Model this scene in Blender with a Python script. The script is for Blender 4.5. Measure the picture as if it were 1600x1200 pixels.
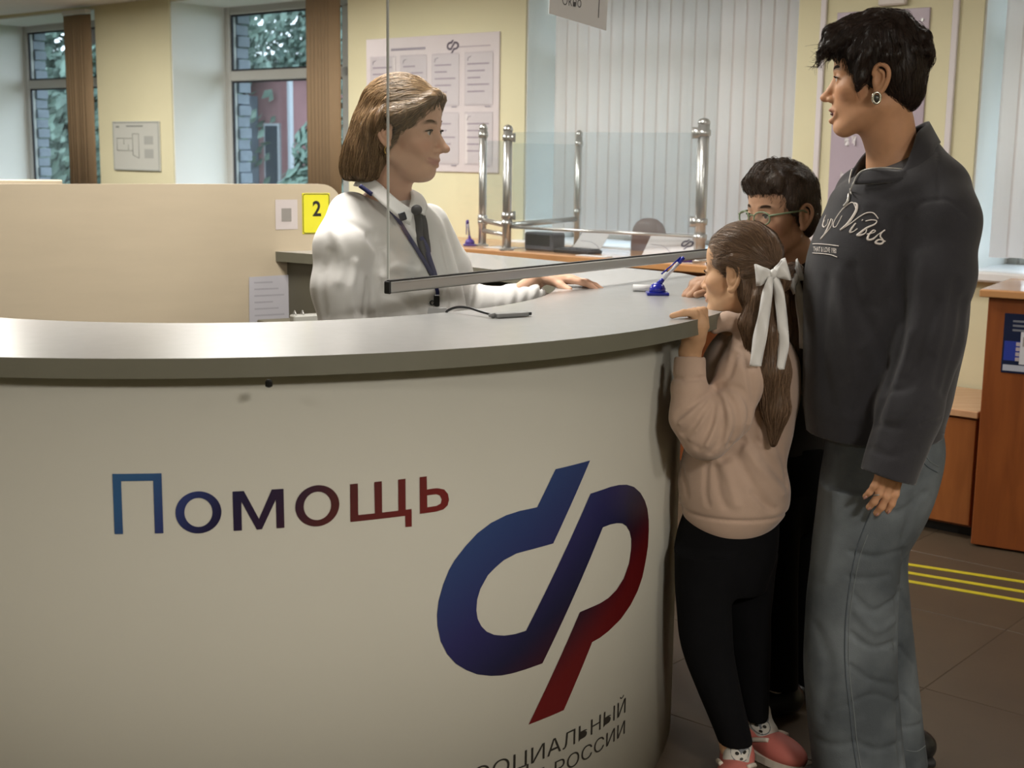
import bpy, bmesh, math, random
import numpy as np
from mathutils import Vector, Matrix
from mathutils.bvhtree import BVHTree

random.seed(7); np.random.seed(7)
for o in list(bpy.data.objects): bpy.data.objects.remove(o)
scene = bpy.context.scene
COL = scene.collection
PI = math.pi

# ------------------------------------------------------------------ camera
F_PX, PITCH, ROLL, CAM_Z = 2085.0, math.radians(9.78), math.radians(0.78), 1.401
cp, sp, cr, sr = math.cos(PITCH), math.sin(PITCH), math.cos(ROLL), math.sin(ROLL)
FW = Vector((0, cp, -sp)); R0 = Vector((1, 0, 0)); U0 = Vector((0, sp, cp))
RT = R0 * cr + U0 * sr; UP = -R0 * sr + U0 * cr
CAM = Vector((0, 0, CAM_Z))
cam_data = bpy.data.cameras.new('camera'); cam = bpy.data.objects.new('camera', cam_data); COL.objects.link(cam)
cam_data.sensor_width = 36.0; cam_data.sensor_fit = 'HORIZONTAL'; cam_data.lens = F_PX / 1600 * 36
cam_data.clip_start = 0.05; cam_data.clip_end = 200
cam.matrix_world = Matrix(((RT.x, UP.x, -FW.x, 0), (RT.y, UP.y, -FW.y, 0), (RT.z, UP.z, -FW.z, CAM_Z), (0, 0, 0, 1)))
scene.camera = cam
cam_data.dof.use_dof = True; cam_data.dof.focus_distance = 2.95; cam_data.dof.aperture_fstop = 7.0

# ------------------------------------------------------------------ world, exposure
scene.view_settings.view_transform = 'Standard'; scene.view_settings.look = 'None'
scene.view_settings.gamma = 1.0; scene.view_settings.use_curve_mapping = False
scene.view_settings.exposure = 0.0
world = bpy.data.worlds.new('overcast_sky'); scene.world = world; world.use_nodes = True
wn = world.node_tree; bg = wn.nodes['Background']
bg.inputs[0].default_value = (0.90, 0.91, 0.95, 1); bg.inputs[1].default_value = 4.8
scene.cycles.max_bounces = 8; scene.cycles.diffuse_bounces = 3; scene.cycles.glossy_bounces = 3; scene.cycles.transparent_max_bounces = 16
scene.cycles.use_adaptive_sampling = True; scene.cycles.adaptive_threshold = 0.05
scene.cycles.caustics_reflective = False; scene.cycles.caustics_refractive = False; scene.cycles.sample_clamp_indirect = 6.0

# ------------------------------------------------------------------ measuring helpers
def ray(px, py): return FW * F_PX + RT * (px - 800) - UP * (py - 600)
def at(px, py, Y):                       # the point at depth Y that shows at a given spot of the picture
    d = ray(px, py); return CAM + d * (Y / d.y)
def atz(px, py, z):
    d = ray(px, py); return CAM + d * ((z - CAM_Z) / d.z)

# ------------------------------------------------------------------ materials
MATS = {}
def mat(name, color, rough=0.6, metal=0.0, spec=0.5, noise=0.0, nscale=12.0, bump=0.0, bscale=200.0, coat=0.0,
        emit=None, estr=0.0, alpha=1.0, sheen=0.0, sss=0.0, attr=None, bdist=0.002, stretch=None, color2=None):
    if name in MATS: return MATS[name]
    m = bpy.data.materials.new(name); m.use_nodes = True; MATS[name] = m
    nt = m.node_tree; b = nt.nodes['Principled BSDF']; L = nt.links.new
    b.inputs['Base Color'].default_value = (*color, 1); b.inputs['Roughness'].default_value = rough
    b.inputs['Metallic'].default_value = metal; b.inputs['Specular IOR Level'].default_value = spec
    b.inputs['Coat Weight'].default_value = coat; b.inputs['Alpha'].default_value = alpha
    b.inputs['Sheen Weight'].default_value = sheen
    if sss:
        b.inputs['Subsurface Weight'].default_value = sss
        b.inputs['Subsurface Radius'].default_value = (0.012, 0.004, 0.002); b.inputs['Subsurface Scale'].default_value = 1.0
    if emit: b.inputs['Emission Color'].default_value = (*emit, 1); b.inputs['Emission Strength'].default_value = estr
    tc = nt.nodes.new('ShaderNodeTexCoord'); src = tc.outputs['Object']
    if stretch:
        mp = nt.nodes.new('ShaderNodeMapping'); mp.inputs['Scale'].default_value = stretch; L(src, mp.inputs[0]); src = mp.outputs[0]
    base = None
    if attr:
        a = nt.nodes.new('ShaderNodeAttribute'); a.attribute_name = attr; base = a.outputs['Color']
        L(base, b.inputs['Base Color'])
    if noise or color2:
        n = nt.nodes.new('ShaderNodeTexNoise'); n.inputs['Scale'].default_value = nscale; n.inputs['Detail'].default_value = 5
        L(src, n.inputs['Vector'])
        if color2:
            mx = nt.nodes.new('ShaderNodeMix'); mx.data_type = 'RGBA'
            rmp = nt.nodes.new('ShaderNodeMapRange'); rmp.inputs[1].default_value = .38; rmp.inputs[2].default_value = .62
            L(n.outputs[0], rmp.inputs[0]); L(rmp.outputs[0], mx.inputs[0])
            mx.inputs[6].default_value = (*color, 1); mx.inputs[7].default_value = (*color2, 1); L(mx.outputs[2], b.inputs['Base Color'])
        else:
            mr = nt.nodes.new('ShaderNodeMapRange'); mr.inputs[3].default_value = 1 - noise; mr.inputs[4].default_value = 1 + noise
            mr.inputs[1].default_value = .25; mr.inputs[2].default_value = .75
            L(n.outputs[0], mr.inputs[0])
            mx = nt.nodes.new('ShaderNodeMix'); mx.data_type = 'RGBA'; mx.blend_type = 'MULTIPLY'; mx.inputs[0].default_value = 1
            if base: L(base, mx.inputs[6])
            else: mx.inputs[6].default_value = (*color, 1)
            L(mr.outputs[0], mx.inputs[7]); L(mx.outputs[2], b.inputs['Base Color'])
    if bump:
        n2 = nt.nodes.new('ShaderNodeTexNoise'); n2.inputs['Scale'].default_value = bscale; n2.inputs['Detail'].default_value = 3
        L(src, n2.inputs['Vector'])
        bp = nt.nodes.new('ShaderNodeBump'); bp.inputs['Strength'].default_value = bump; bp.inputs['Distance'].default_value = bdist
        L(n2.outputs[0], bp.inputs['Height']); L(bp.outputs[0], b.inputs['Normal'])
    return m
def glass_mat(name, tint=(0.96, 0.98, 0.98), refl=1.45, film=0.0, filmcol=(.8, .85, .9)):
    if name in MATS: return MATS[name]
    m = bpy.data.materials.new(name); m.use_nodes = True; MATS[name] = m
    nt = m.node_tree; nt.nodes.remove(nt.nodes['Principled BSDF']); out = nt.nodes['Material Output']; L = nt.links.new
    tr = nt.nodes.new('ShaderNodeBsdfTransparent'); tr.inputs[0].default_value = (*tint, 1)
    gl = nt.nodes.new('ShaderNodeBsdfGlossy'); gl.inputs['Roughness'].default_value = 0.02
    lw_ = nt.nodes.new('ShaderNodeLayerWeight'); lw_.inputs[0].default_value = .5
    pw = nt.nodes.new('ShaderNodeMath'); pw.operation = 'POWER'; pw.inputs[1].default_value = 5; L(lw_.outputs['Facing'], pw.inputs[0])
    f0 = ((refl - 1) / (refl + 1)) ** 2
    fr = nt.nodes.new('ShaderNodeMath'); fr.operation = 'MULTIPLY_ADD'; fr.inputs[1].default_value = 1 - f0; fr.inputs[2].default_value = f0; L(pw.outputs[0], fr.inputs[0])
    mx = nt.nodes.new('ShaderNodeMixShader'); L(fr.outputs[0], mx.inputs[0]); L(tr.outputs[0], mx.inputs[1]); L(gl.outputs[0], mx.inputs[2])
    last = mx
    if film:
        df = nt.nodes.new('ShaderNodeBsdfDiffuse'); df.inputs[0].default_value = (*filmcol, 1)
        m2 = nt.nodes.new('ShaderNodeMixShader'); m2.inputs[0].default_value = film
        L(mx.outputs[0], m2.inputs[1]); L(df.outputs[0], m2.inputs[2]); last = m2
    L(last.outputs[0], out.inputs[0])
    return m
def wood_mat(name, c1, c2, rough=0.35, scale=(1, 1, 1), coat=0.15):
    if name in MATS: return MATS[name]
    m = mat(name, c1, rough=rough, coat=coat)
    nt = m.node_tree; L = nt.links.new; b = nt.nodes['Principled BSDF']; tc = [n for n in nt.nodes if n.type == 'TEX_COORD'][0]
    mp = nt.nodes.new('ShaderNodeMapping'); mp.inputs['Scale'].default_value = scale; L(tc.outputs['Object'], mp.inputs[0])
    n = nt.nodes.new('ShaderNodeTexNoise'); n.inputs['Scale'].default_value = 4; n.inputs['Detail'].default_value = 6; n.inputs['Distortion'].default_value = .6
    L(mp.outputs[0], n.inputs['Vector'])
    cr_ = nt.nodes.new('ShaderNodeValToRGB'); cr_.color_ramp.elements[0].color = (*c1, 1); cr_.color_ramp.elements[1].color = (*c2, 1)
    cr_.color_ramp.elements[0].position = .35; cr_.color_ramp.elements[1].position = .65
    L(n.outputs[0], cr_.inputs[0]); L(cr_.outputs[0], b.inputs['Base Color'])
    return m

# ------------------------------------------------------------------ object helpers
def link(name, me, m=None, parent=None):
    o = bpy.data.objects.new(name, me); COL.objects.link(o)
    if m is not None and len(me.materials) == 0: me.materials.append(m)
    if parent is not None:
        o.parent = parent
    return o
def tag(o, label=None, cat=None, group=None, kind=None):
    if label: o['label'] = label
    if cat: o['category'] = cat
    if group: o['group'] = group
    if kind: o['kind'] = kind
    return o
def thing(name, label, cat, loc=(0, 0, 0), group=None, rotz=0.0):
    o = bpy.data.objects.new(name, None); COL.objects.link(o); o.location = loc; o.rotation_euler = (0, 0, rotz)
    o.empty_display_size = .05
    return tag(o, label, cat, group)
def put(name, bm, m, parent=None, smooth=False, world=True):
    """one mesh object; the shape is given in world space, and stays there when it gets a parent"""
    me = bpy.data.meshes.new(name); bm.normal_update(); bm.to_mesh(me); bm.free()
    if smooth:
        for p in me.polygons: p.use_smooth = True
    if parent is not None and world:
        me.transform(world_of(parent).inverted())
    return link(name, me, m, parent)
def world_of(o):
    M = Matrix.LocRotScale(o.location, o.rotation_euler, o.scale)
    return (world_of(o.parent) @ M) if o.parent is not None else M
def box(bm, c, ax, ay, az, hx, hy, hz, bevel=0.0, seg=1):
    """an oriented box: centre, three unit axes, half sizes"""
    c = Vector(c); ax, ay, az = Vector(ax), Vector(ay), Vector(az)
    vs = []
    for sx in (-1, 1):
        for sy in (-1, 1):
            for sz in (-1, 1):
                vs.append(bm.verts.new(c + ax * hx * sx + ay * hy * sy + az * hz * sz))
    fs = [(0, 1, 3, 2), (4, 6, 7, 5), (0, 4, 5, 1), (2, 3, 7, 6), (0, 2, 6, 4), (1, 5, 7, 3)]
    faces = [bm.faces.new([vs[i] for i in f]) for f in fs]
    if bevel:
        es = list({e for f in faces for e in f.edges})
        bmesh.ops.bevel(bm, geom=es, offset=bevel, segments=seg, affect='EDGES', profile=.6)
    bmesh.ops.recalc_face_normals(bm, faces=bm.faces[:])
    return bm
X, Y, Zv = Vector((1, 0, 0)), Vector((0, 1, 0)), Vector((0, 0, 1))
def boxo(name, c, axes, half, m, parent=None, bevel=0.0, seg=1):
    bm = bmesh.new(); box(bm, c, *axes, *half, bevel=bevel, seg=seg); return put(name, bm, m, parent)
def prism(bm, pts, z0, z1):
    """extruded flat outline (anticlockwise, may be concave)"""
    lo = [bm.verts.new((p[0], p[1], z0)) for p in pts]; hi = [bm.verts.new((p[0], p[1], z1)) for p in pts]
    n = len(pts)
    fs = [bm.faces.new(hi), bm.faces.new(lo[::-1])]
    for i in range(n): fs.append(bm.faces.new((lo[i], lo[(i + 1) % n], hi[(i + 1) % n], hi[i])))
    bmesh.ops.recalc_face_normals(bm, faces=fs)
    return fs
def tube(bm, pts, r, n=8, closed=False, caps=True, flat=None):
    """a tube along points; r a number or one per point; flat = (axis, factor) squashes the section along an axis"""
    pts = [Vector(p) for p in pts]; N = len(pts)
    rs = r if hasattr(r, '__len__') else [r] * N
    rings = []; prev = None
    for i, p in enumerate(pts):
        a = pts[(i - 1) % N] if (closed or i > 0) else p; b = pts[(i + 1) % N] if (closed or i < N - 1) else p
        t = (b - a); t = t.normalized() if t.length > 1e-9 else Vector((0, 0, 1))
        if prev is None: s = t.orthogonal().normalized()
        else:
            s = prev - t * prev.dot(t); s = s.normalized() if s.length > 1e-6 else t.orthogonal().normalized()
        prev = s; q = t.cross(s); ring = []
        for k in range(n):
            w = 2 * PI * k / n; off = (s * math.cos(w) + q * math.sin(w)) * rs[i]
            if flat: fa = Vector(flat[0]); off -= fa * off.dot(fa) * (1 - flat[1])
            ring.append(bm.verts.new(p + off))
        rings.append(ring)
    for i in range(N if closed else N - 1):
        A, B = rings[i], rings[(i + 1) % N]
        for k in range(n): bm.faces.new((A[k], A[(k + 1) % n], B[(k + 1) % n], B[k]))
    if caps and not closed:
        bm.faces.new(rings[0][::-1]); bm.faces.new(rings[-1])
    return bm
def tubeo(name, pts, r, m, parent=None, n=8, closed=False, flat=None):
    bm = bmesh.new(); tube(bm, pts, r, n, closed, flat=flat); bmesh.ops.recalc_face_normals(bm, faces=bm.faces[:]); return put(name, bm, m, parent, smooth=True)
def lathe(bm, prof, c, n=24, axis=None):
    """a turned shape: (radius, height) profile about an upright axis at c"""
    c = Vector(c); rings = []
    for r, z in prof:
        rings.append([bm.verts.new(c + Vector((max(r, 1e-4) * math.cos(2 * PI * k / n), max(r, 1e-4) * math.sin(2 * PI * k / n), z))) for k in range(n)])
    for A, B in zip(rings, rings[1:]):
        for k in range(n): bm.faces.new((A[k], A[(k + 1) % n], B[(k + 1) % n], B[k]))
    bm.faces.new(rings[0][::-1]); bm.faces.new(rings[-1])
    bmesh.ops.recalc_face_normals(bm, faces=bm.faces[:])
    return bm
def spline(pts, n=8):
    """Catmull-Rom through points"""
    P = [Vector(p) for p in pts]; out = []
    for i in range(len(P) - 1):
        p0 = P[max(i - 1, 0)]; p1 = P[i]; p2 = P[i + 1]; p3 = P[min(i + 2, len(P) - 1)]
        for k in range(n):
            t = k / n
            out.append(.5 * ((2 * p1) + (p2 - p0) * t + (2 * p0 - 5 * p1 + 4 * p2 - p3) * t * t + (3 * p1 - p0 - 3 * p2 + p3) * t ** 3))
    out.append(P[-1]); return out
def flatpoly(bm, loops):
    """filled flat outlines (list of loops of Vectors in one plane; the later loops are holes)"""
    es = []
    for lp in loops:
        vs = [bm.verts.new(p) for p in lp]
        es += [bm.edges.new((vs[i], vs[(i + 1) % len(vs)])) for i in range(len(vs))]
    r = bmesh.ops.triangle_fill(bm, edges=es, use_beauty=True, use_dissolve=False)
    return r
def text_mesh(body, size=1.0, bold=0.0, align='LEFT', shear=0.0):
    cu = bpy.data.curves.new('writing', 'FONT'); cu.body = body; cu.size = size; cu.align_x = align; cu.offset = bold; cu.shear = shear
    o = bpy.data.objects.new('writing', cu); COL.objects.link(o)
    dg = bpy.context.evaluated_depsgraph_get(); me = bpy.data.meshes.new_from_object(o.evaluated_get(dg))
    bpy.data.objects.remove(o); bpy.data.curves.remove(cu)
    return me
def text_on(name, body, origin, ux, uy, size, m, parent, bold=0.0, align='LEFT', lift=0.0):
    """flat print: lettering lying in the plane ux, uy"""
    me = text_mesh(body, size, bold, align); me.name = name
    ux, uy = Vector(ux), Vector(uy); w = ux.cross(uy)
    M = Matrix(((ux.x, uy.x, w.x, origin[0]), (ux.y, uy.y, w.y, origin[1]), (ux.z, uy.z, w.z, origin[2]), (0, 0, 0, 1)))
    me.transform(M)
    if parent is not None: me.transform(world_of(parent).inverted())
    return link(name, me, m, parent)

# ================================================================== THE SETTING
TH = math.radians(40.0)
WU = Vector((-math.cos(TH), math.sin(TH), 0)); WN = Vector((math.sin(TH), math.cos(TH), 0))   # along the window wall / out through it
W0 = Vector((1.834, 5.386, 0))
def wp(t, z, off=0.0): return W0 + WU * t + WN * off + Vector((0, 0, z))
AX = (WU, WN, Zv)
CEIL = 2.352
M_wall = mat('yellow_wall_paint', (.73, .69, .47), rough=.8, noise=.03, nscale=3, bump=.15, bscale=300)
M_reveal = mat('white_reveal_paint', (.76, .77, .73), rough=.8, noise=.03, nscale=3)
M_ceiling = mat('ceiling_paint', (.84, .80, .77), rough=.9, noise=.03)
M_white = mat('white_plastic', (.80, .80, .80), rough=.4)
M_frame = mat('window_frame_plastic', (.50, .50, .47), rough=.45)
M_joint = mat('floor_joint', (.066, .048, .031), rough=.6)
M_tile = mat('brown_floor_tile', (.078, .055, .034), rough=.45, noise=.10, nscale=6, bump=.08, bscale=60)
M_glass = glass_mat('window_glass', (.82, .90, .94), 1.5)

def wbox(name, t0, t1, z0, z1, o0, o1, m, parent=None, bevel=0.0):
    return boxo(name, wp((t0 + t1) / 2, (z0 + z1) / 2, (o0 + o1) / 2), AX, (abs(t1 - t0) / 2, abs(o1 - o0) / 2, (z1 - z0) / 2), m, parent, bevel)

# floor: a slab of joints with the tiles laid on it
TMIN, TMAX, OMIN = -6.0, 9.2, -8.6
fl = wbox('floor', TMIN, TMAX, -.10, -.0012, OMIN, .5, M_joint); tag(fl, kind='structure')
TS = .60; tile_me = None
for i in range(-5, 12):
    for j in range(-13, 1):
        t, o = i * TS + .17, j * TS + .12
        c = wp(t, 0, o)
        if not (-1.6 < c.x < 2.7 and 1.2 < c.y < 6.4): continue
        if tile_me is None:
            bm = bmesh.new(); box(bm, (0, 0, 0), WU, WN, Zv, TS / 2 - .0016, TS / 2 - .0016, .004, bevel=.001)
            tile_me = bpy.data.meshes.new('floor_tile'); bm.to_mesh(tile_me); bm.free(); tile_me.materials.append(M_tile)
        o_ = bpy.data.objects.new('floor_tile', tile_me); COL.objects.link(o_); o_.parent = fl; o_.location = (c.x, c.y, -.004)
bm = bmesh.new()
for i in range(-5, 16):
    for j in range(-15, 1):
        t, o = i * TS + .17, j * TS + .12; c = wp(t, 0, o)
        if -1.6 < c.x < 2.7 and 1.2 < c.y < 6.4: continue
        if not (TMIN < t < TMAX and OMIN < o < .2): continue
        box(bm, (c.x, c.y, -.004), WU, WN, Zv, TS / 2 - .0016, TS / 2 - .0016, .004)
far_tiles = put('floor_tiles_out_of_view', bm, M_tile, fl); tag(far_tiles, kind='stuff'); far_tiles.name = 'far_floor_tiles'

cl = wbox('ceiling', TMIN, TMAX, CEIL, CEIL + .1, OMIN, .9, M_ceiling); tag(cl, kind='structure')

# the window wall: piers, parapet and lintels around four openings
WINS = [(-1.60, .010), (.815, 2.336), (3.632, 5.292), (6.130, 7.80)]
SILL = .955; HEAD = 2.335; DEP = .46
bm = bmesh.new()
edges = [TMIN] + [e for w in WINS for e in w] + [TMAX]
for a, b in zip(edges[0::2], edges[1::2]):
    c = wp((a + b) / 2, CEIL / 2, .23); box(bm, c, WU, WN, Zv, (b - a) / 2, .23, CEIL / 2)
for a, b in WINS:
    box(bm, wp((a + b) / 2, SILL / 2, .23), WU, WN, Zv, (b - a) / 2, .23, SILL / 2)
    box(bm, wp((a + b) / 2, (HEAD + CEIL) / 2, .23), WU, WN, Zv, (b - a) / 2, .23, (CEIL - HEAD) / 2)
wb = put('wall_back', bm, M_wall); tag(wb, kind='structure')
bm = bmesh.new()                                        # white-painted reveals lining each opening
for a, b in WINS:
    for t in (a + .004, b - .004): box(bm, wp(t, (SILL + HEAD) / 2, .235), WU, WN, Zv, .004, .225, (HEAD - SILL) / 2)
    box(bm, wp((a + b) / 2, HEAD - .004, .235), WU, WN, Zv, (b - a) / 2, .225, .004)
rv = put('window_reveal', bm, M_reveal, wb)

# windows: frame, transom, mullion, panes, sill
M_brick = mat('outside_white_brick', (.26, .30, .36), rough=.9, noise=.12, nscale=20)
for n, (a, b) in enumerate(WINS):
    w = thing('window_%d' % (n + 1), None, None, wp((a + b) / 2, SILL, DEP)); w['kind'] = 'structure'
    fr = .055
    zt = 1.885                                           # transom
    for nm, t0, t1, z0, z1 in (('frame_stile', a, a + fr, SILL, HEAD), ('frame_stile', b - fr, b, SILL, HEAD),
                               ('frame_rail', a + fr, b - fr, HEAD - fr, HEAD), ('frame_rail', a + fr, b - fr, SILL, SILL + fr),
                               ('mullion', (a + b) / 2 - .04 - .35, (a + b) / 2 + .04 - .35, SILL + fr, HEAD - fr),
                               ('transom', a + fr, b - fr, zt - .032, zt + .032)):
        wbox(nm, t0, t1, z0, z1, DEP - .03, DEP + .03 + (.004 if nm == 'transom' else 0), M_frame, w, bevel=.006)
    mid = (a + b) / 2 - .35
    for t0, t1 in ((a + fr, mid - .04), (mid + .04, b - fr)):
        for z0, z1 in ((SILL + fr, zt - .032), (zt + .032, HEAD - fr)):
            wbox('pane', t0, t1, z0, z1, DEP - .004, DEP + .004, M_glass, w)
            bmq = bmesh.new()                            # dark rubber gasket round the pane
            for q in ((t0, t0 + .012, z0, z1), (t1 - .012, t1, z0, z1), (t0 + .012, t1 - .012, z0, z0 + .012), (t0 + .012, t1 - .012, z1 - .012, z1)):
                box(bmq, wp((q[0] + q[1]) / 2, (q[2] + q[3]) / 2, DEP - .008), WU, WN, Zv, (q[1] - q[0]) / 2, .006, (q[3] - q[2]) / 2)
            put('gasket', bmq, mat('black_rubber', (.02, .022, .03), rough=.6), w)
    wbox('sill', a - .05, b + .05, SILL - .028, SILL + .012, -.075, DEP - .03, M_white, w, bevel=.008)
    # the outer jamb: white bricks, every course of its own
    if n >= 2:
        for k in range(19):
            z0 = SILL + .075 * k
            if z0 > HEAD - .05: break
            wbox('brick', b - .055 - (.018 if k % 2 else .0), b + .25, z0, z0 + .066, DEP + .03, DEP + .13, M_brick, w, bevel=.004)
# other walls of the room
wl = wbox('wall_left', TMAX, TMAX + .1, 0, CEIL, OMIN, .46, M_wall); tag(wl, kind='structure')
wr = wbox('wall_right', TMIN - .1, TMIN, 0, CEIL, OMIN, .46, M_wall); tag(wr, kind='structure')
wf = wbox('wall_front', TMIN, TMAX, 0, CEIL, OMIN - .1, OMIN, M_wall); tag(wf, kind='structure')

# white cable trunking running up the wall
for n, t in enumerate((.694, .119)):
    o_ = wbox('trim_%d' % (n + 1), t - .013, t + .013, 0, CEIL, -.016, 0, mat('white_trunking', (.72, .68, .70), rough=.5), None, bevel=.003); tag(o_, kind='structure')

# ---------------------------------------------------------------- outdoors
M_leaf = mat('tree_leaf', (.12, .185, .155), rough=.7, noise=.45, nscale=3)
M_bark = mat('tree_bark', (.08, .06, .045), rough=.9, noise=.3)
gnd = boxo('ground_outside', wp(3, -.7, 14), AX, (30, 13.4, .05), mat('outdoor_grass', (.06, .09, .045), rough=.95, noise=.3, nscale=2)); tag(gnd, kind='structure')
def tree(t, off, h, r, label, n=2600):
    base = wp(t, -.65, off); tr = thing('tree', label, 'tree', base, group='trees outside the windows')
    pts = [base, base + Vector((.1, 0, h * .3)), base + Vector((0, .1, h * .6)), base + Vector((.05, .05, h * .85))]
    tubeo('trunk', pts, [.16, .13, .09, .04], M_bark, tr, n=8)
    verts, faces = [], []
    rng = random.Random(int(t * 100 + off))
    lobes = [(base + Vector((rng.uniform(-.6, .6) * r, rng.uniform(-.6, .6) * r, h * rng.uniform(.10, .95))), r * rng.uniform(.45, .75)) for _ in range(16)]
    for i in range(n):
        c, lr = rng.choice(lobes)
        d = Vector((rng.gauss(0, 1), rng.gauss(0, 1), rng.gauss(0, 1))).normalized()
        p = c + d * lr * rng.uniform(.55, 1.0); s = rng.uniform(.05, .11)
        a = (d + Vector((rng.uniform(-.7, .7), rng.uniform(-.7, .7), rng.uniform(-.7, .7)))).normalized(); b_ = a.orthogonal().normalized(); c_ = a.cross(b_)
        k = len(verts); verts += [p - b_ * s, p + c_ * s * .5, p + b_ * s, p - c_ * s * .5 + a * s * .2]; faces.append((k, k + 1, k + 2, k + 3))
    me = bpy.data.meshes.new('foliage'); me.from_pydata(verts, [], faces); me.transform(world_of(tr).inverted())
    f = link('foliage', me, M_leaf, tr); f['kind'] = 'stuff'
tree(13.0, 4.4, 6.5, 2.1, 'green tree seen through the leftmost window', 30000)
tree(8.75, 4.9, 6.5, .95, 'slim dark green tree seen at the right of the middle window', 16000)
tree(16.8, 11.2, 10.0, 3.0, 'broad tree standing behind the reddish building', 30000)
tree(14.2, 12.6, 9.5, 2.4, 'tree showing between the slim tree and the reddish building', 26000)
bl = thing('building', 'reddish building with a pale downpipe seen through the middle window', 'building', wp(13, -.65, 7.0))
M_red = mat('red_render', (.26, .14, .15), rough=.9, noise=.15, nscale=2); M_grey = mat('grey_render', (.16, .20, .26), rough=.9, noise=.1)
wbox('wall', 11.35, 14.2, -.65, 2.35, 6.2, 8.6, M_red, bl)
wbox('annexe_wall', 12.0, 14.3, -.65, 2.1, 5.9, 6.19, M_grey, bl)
wbox('cornice', 11.25, 14.3, 2.35, 2.44, 6.1, 8.7, mat('pale_stone', (.42, .45, .5), rough=.8), bl)
wbox('downpipe', 11.30, 11.345, -.65, 2.34, 6.13, 6.19, MATS['pale_stone'], bl)
for t in (11.55,):
    wf_ = wbox('window', t, t + .3, .9, 1.75, 6.16, 6.195, MATS['pale_stone'], bl); wbox('pane', t + .03, t + .27, .93, 1.72, 6.15, 6.16, mat('dark_pane', (.03, .04, .06), rough=.1), wf_)

# ---------------------------------------------------------------- lamps of the room
M_diff = mat('lamp_diffuser', (.9, .9, .88), emit=(1.0, .95, .86), estr=6.0)
def ceiling_lamp(x, y, power, label):
    L = thing('ceiling_light', label, 'ceiling light', (x, y, CEIL), group='louvre ceiling lights')
    c = Vector((x, y, CEIL))
    bm = bmesh.new()
    for s in (-1, 1):
        box(bm, c + WU * .295 * s + Vector((0, 0, -.02)), WU, WN, Zv, .006, .3, .02)
        box(bm, c + WN * .295 * s + Vector((0, 0, -.02)), WU, WN, Zv, .29, .006, .02)
    put('frame', bm, M_white, L)
    for k in range(4):
        q = c + WU * (.21 - .14 * k) + Vector((0, 0, -.018)); tubeo('lamp_tube', [q - WN * .27, q + WN * .27], .013, M_diff, L, n=8)
    ld = bpy.data.lights.new('lamp_glow', 'AREA'); ld.shape = 'SQUARE'; ld.size = .56; ld.energy = power; ld.color = (1.0, .95, .88)
    lo = bpy.data.objects.new('lamp_glow', ld); COL.objects.link(lo); lo.parent = L; lo.location = (0, 0, -.045); lo.rotation_euler = (0, 0, -TH)
LAMPS = [(-.45, 3.3, 37, 'ceiling light over the middle of the round desk'), (-2.3, 5.2, 44, 'ceiling light over the beige partition'),
         (.1, 5.0, 20, 'ceiling light over the wooden desk with glass'), (-1.3, 6.3, 40, 'ceiling light in front of the wall poster'),
         (-3.2, 7.6, 52, 'ceiling light by the leftmost window'), (1.5, 4.0, 5, 'ceiling light over the yellow floor lines'),
         (-1.7, -.6, 28, 'ceiling light behind and left of the viewer'), (1.5, -.4, 95, 'ceiling light behind and right of the viewer'), (2.9, .6, 24, 'ceiling light right of the visitors')]
for q in LAMPS: ceiling_lamp(*q)

# ================================================================== THE ROUND RECEPTION DESK
HT = 1.069; TT = .033
RC = Vector((-.729, 3.403, 0)); R_OUT, R_IN = 1.292, .836          # worktop circles
DC = Vector((-.753, 3.330, 0)); R_DR = 1.175                        # curved front
M_top = mat('silver_laminate', (.42, .42, .415), rough=.24, spec=.55, noise=.02, nscale=40)
M_lip = mat('grey_edge_band', (.17, .165, .125), rough=.42, noise=.04)
M_drum = mat('cream_counter_front', (.58, .56, .485), rough=.6, spec=.2, noise=.012, nscale=4)
M_inside = mat('olive_laminate', (.13, .12, .085), rough=.55)
def rc(th, r, c=RC): return Vector((c.x + r * math.sin(th), c.y - r * math.cos(th), 0))
chn = Vector((.74, .671, 0)).normalized(); cht = Vector((-chn.y, chn.x, 0)); cho = 1.196
outer = [rc(math.radians(a), R_OUT) for a in np.arange(-96, 110.5, 2.0)]
# soften the far corner, then the straight leg that runs back to the partition
corner = RC + chn * cho - cht * .47
outer = [p for p in outer if (p - RC).dot(chn) < cho + .001]
leg_end = RC + chn * cho + cht * .80
inner_leg = [Vector((-.86, 4.515, 0)), Vector((-.45, 4.235, 0)), Vector((-.166, 4.003, 0))]
inner = [rc(math.radians(a), R_IN) for a in np.arange(120, -96.5, -2.0)]
outline = outer + [leg_end] + inner_leg + inner
wt = thing('worktop', 'silver grey curved worktop of the round reception desk', 'worktop', (RC.x, RC.y, HT - TT))
bm = bmesh.new(); fs = prism(bm, [(p.x, p.y) for p in outline], HT - TT, HT); 
bmesh.ops.triangulate(bm, faces=[f for f in bm.faces if len(f.verts) > 4])
o_ = put('top', bm, M_top, wt); o_.data.materials.append(M_lip)
for p in o_.data.polygons:
    if abs(p.normal.z) < .5: p.material_index = 1
    elif p.normal.z < 0: p.material_index = 1
q = rc(math.atan2(-.235 - RC.x + .0, 1.25), R_OUT - .02)
bm = bmesh.new(); pk = atz(420, 596, HT - TT - .002); lathe(bm, [(.002, -.010), (.006, -.008), (.006, .0), (.003, .003)], pk, 10)
put('fixing_screw', bm, mat('black_metal', (.015, .015, .015), rough=.4, metal=.6), wt)

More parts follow.
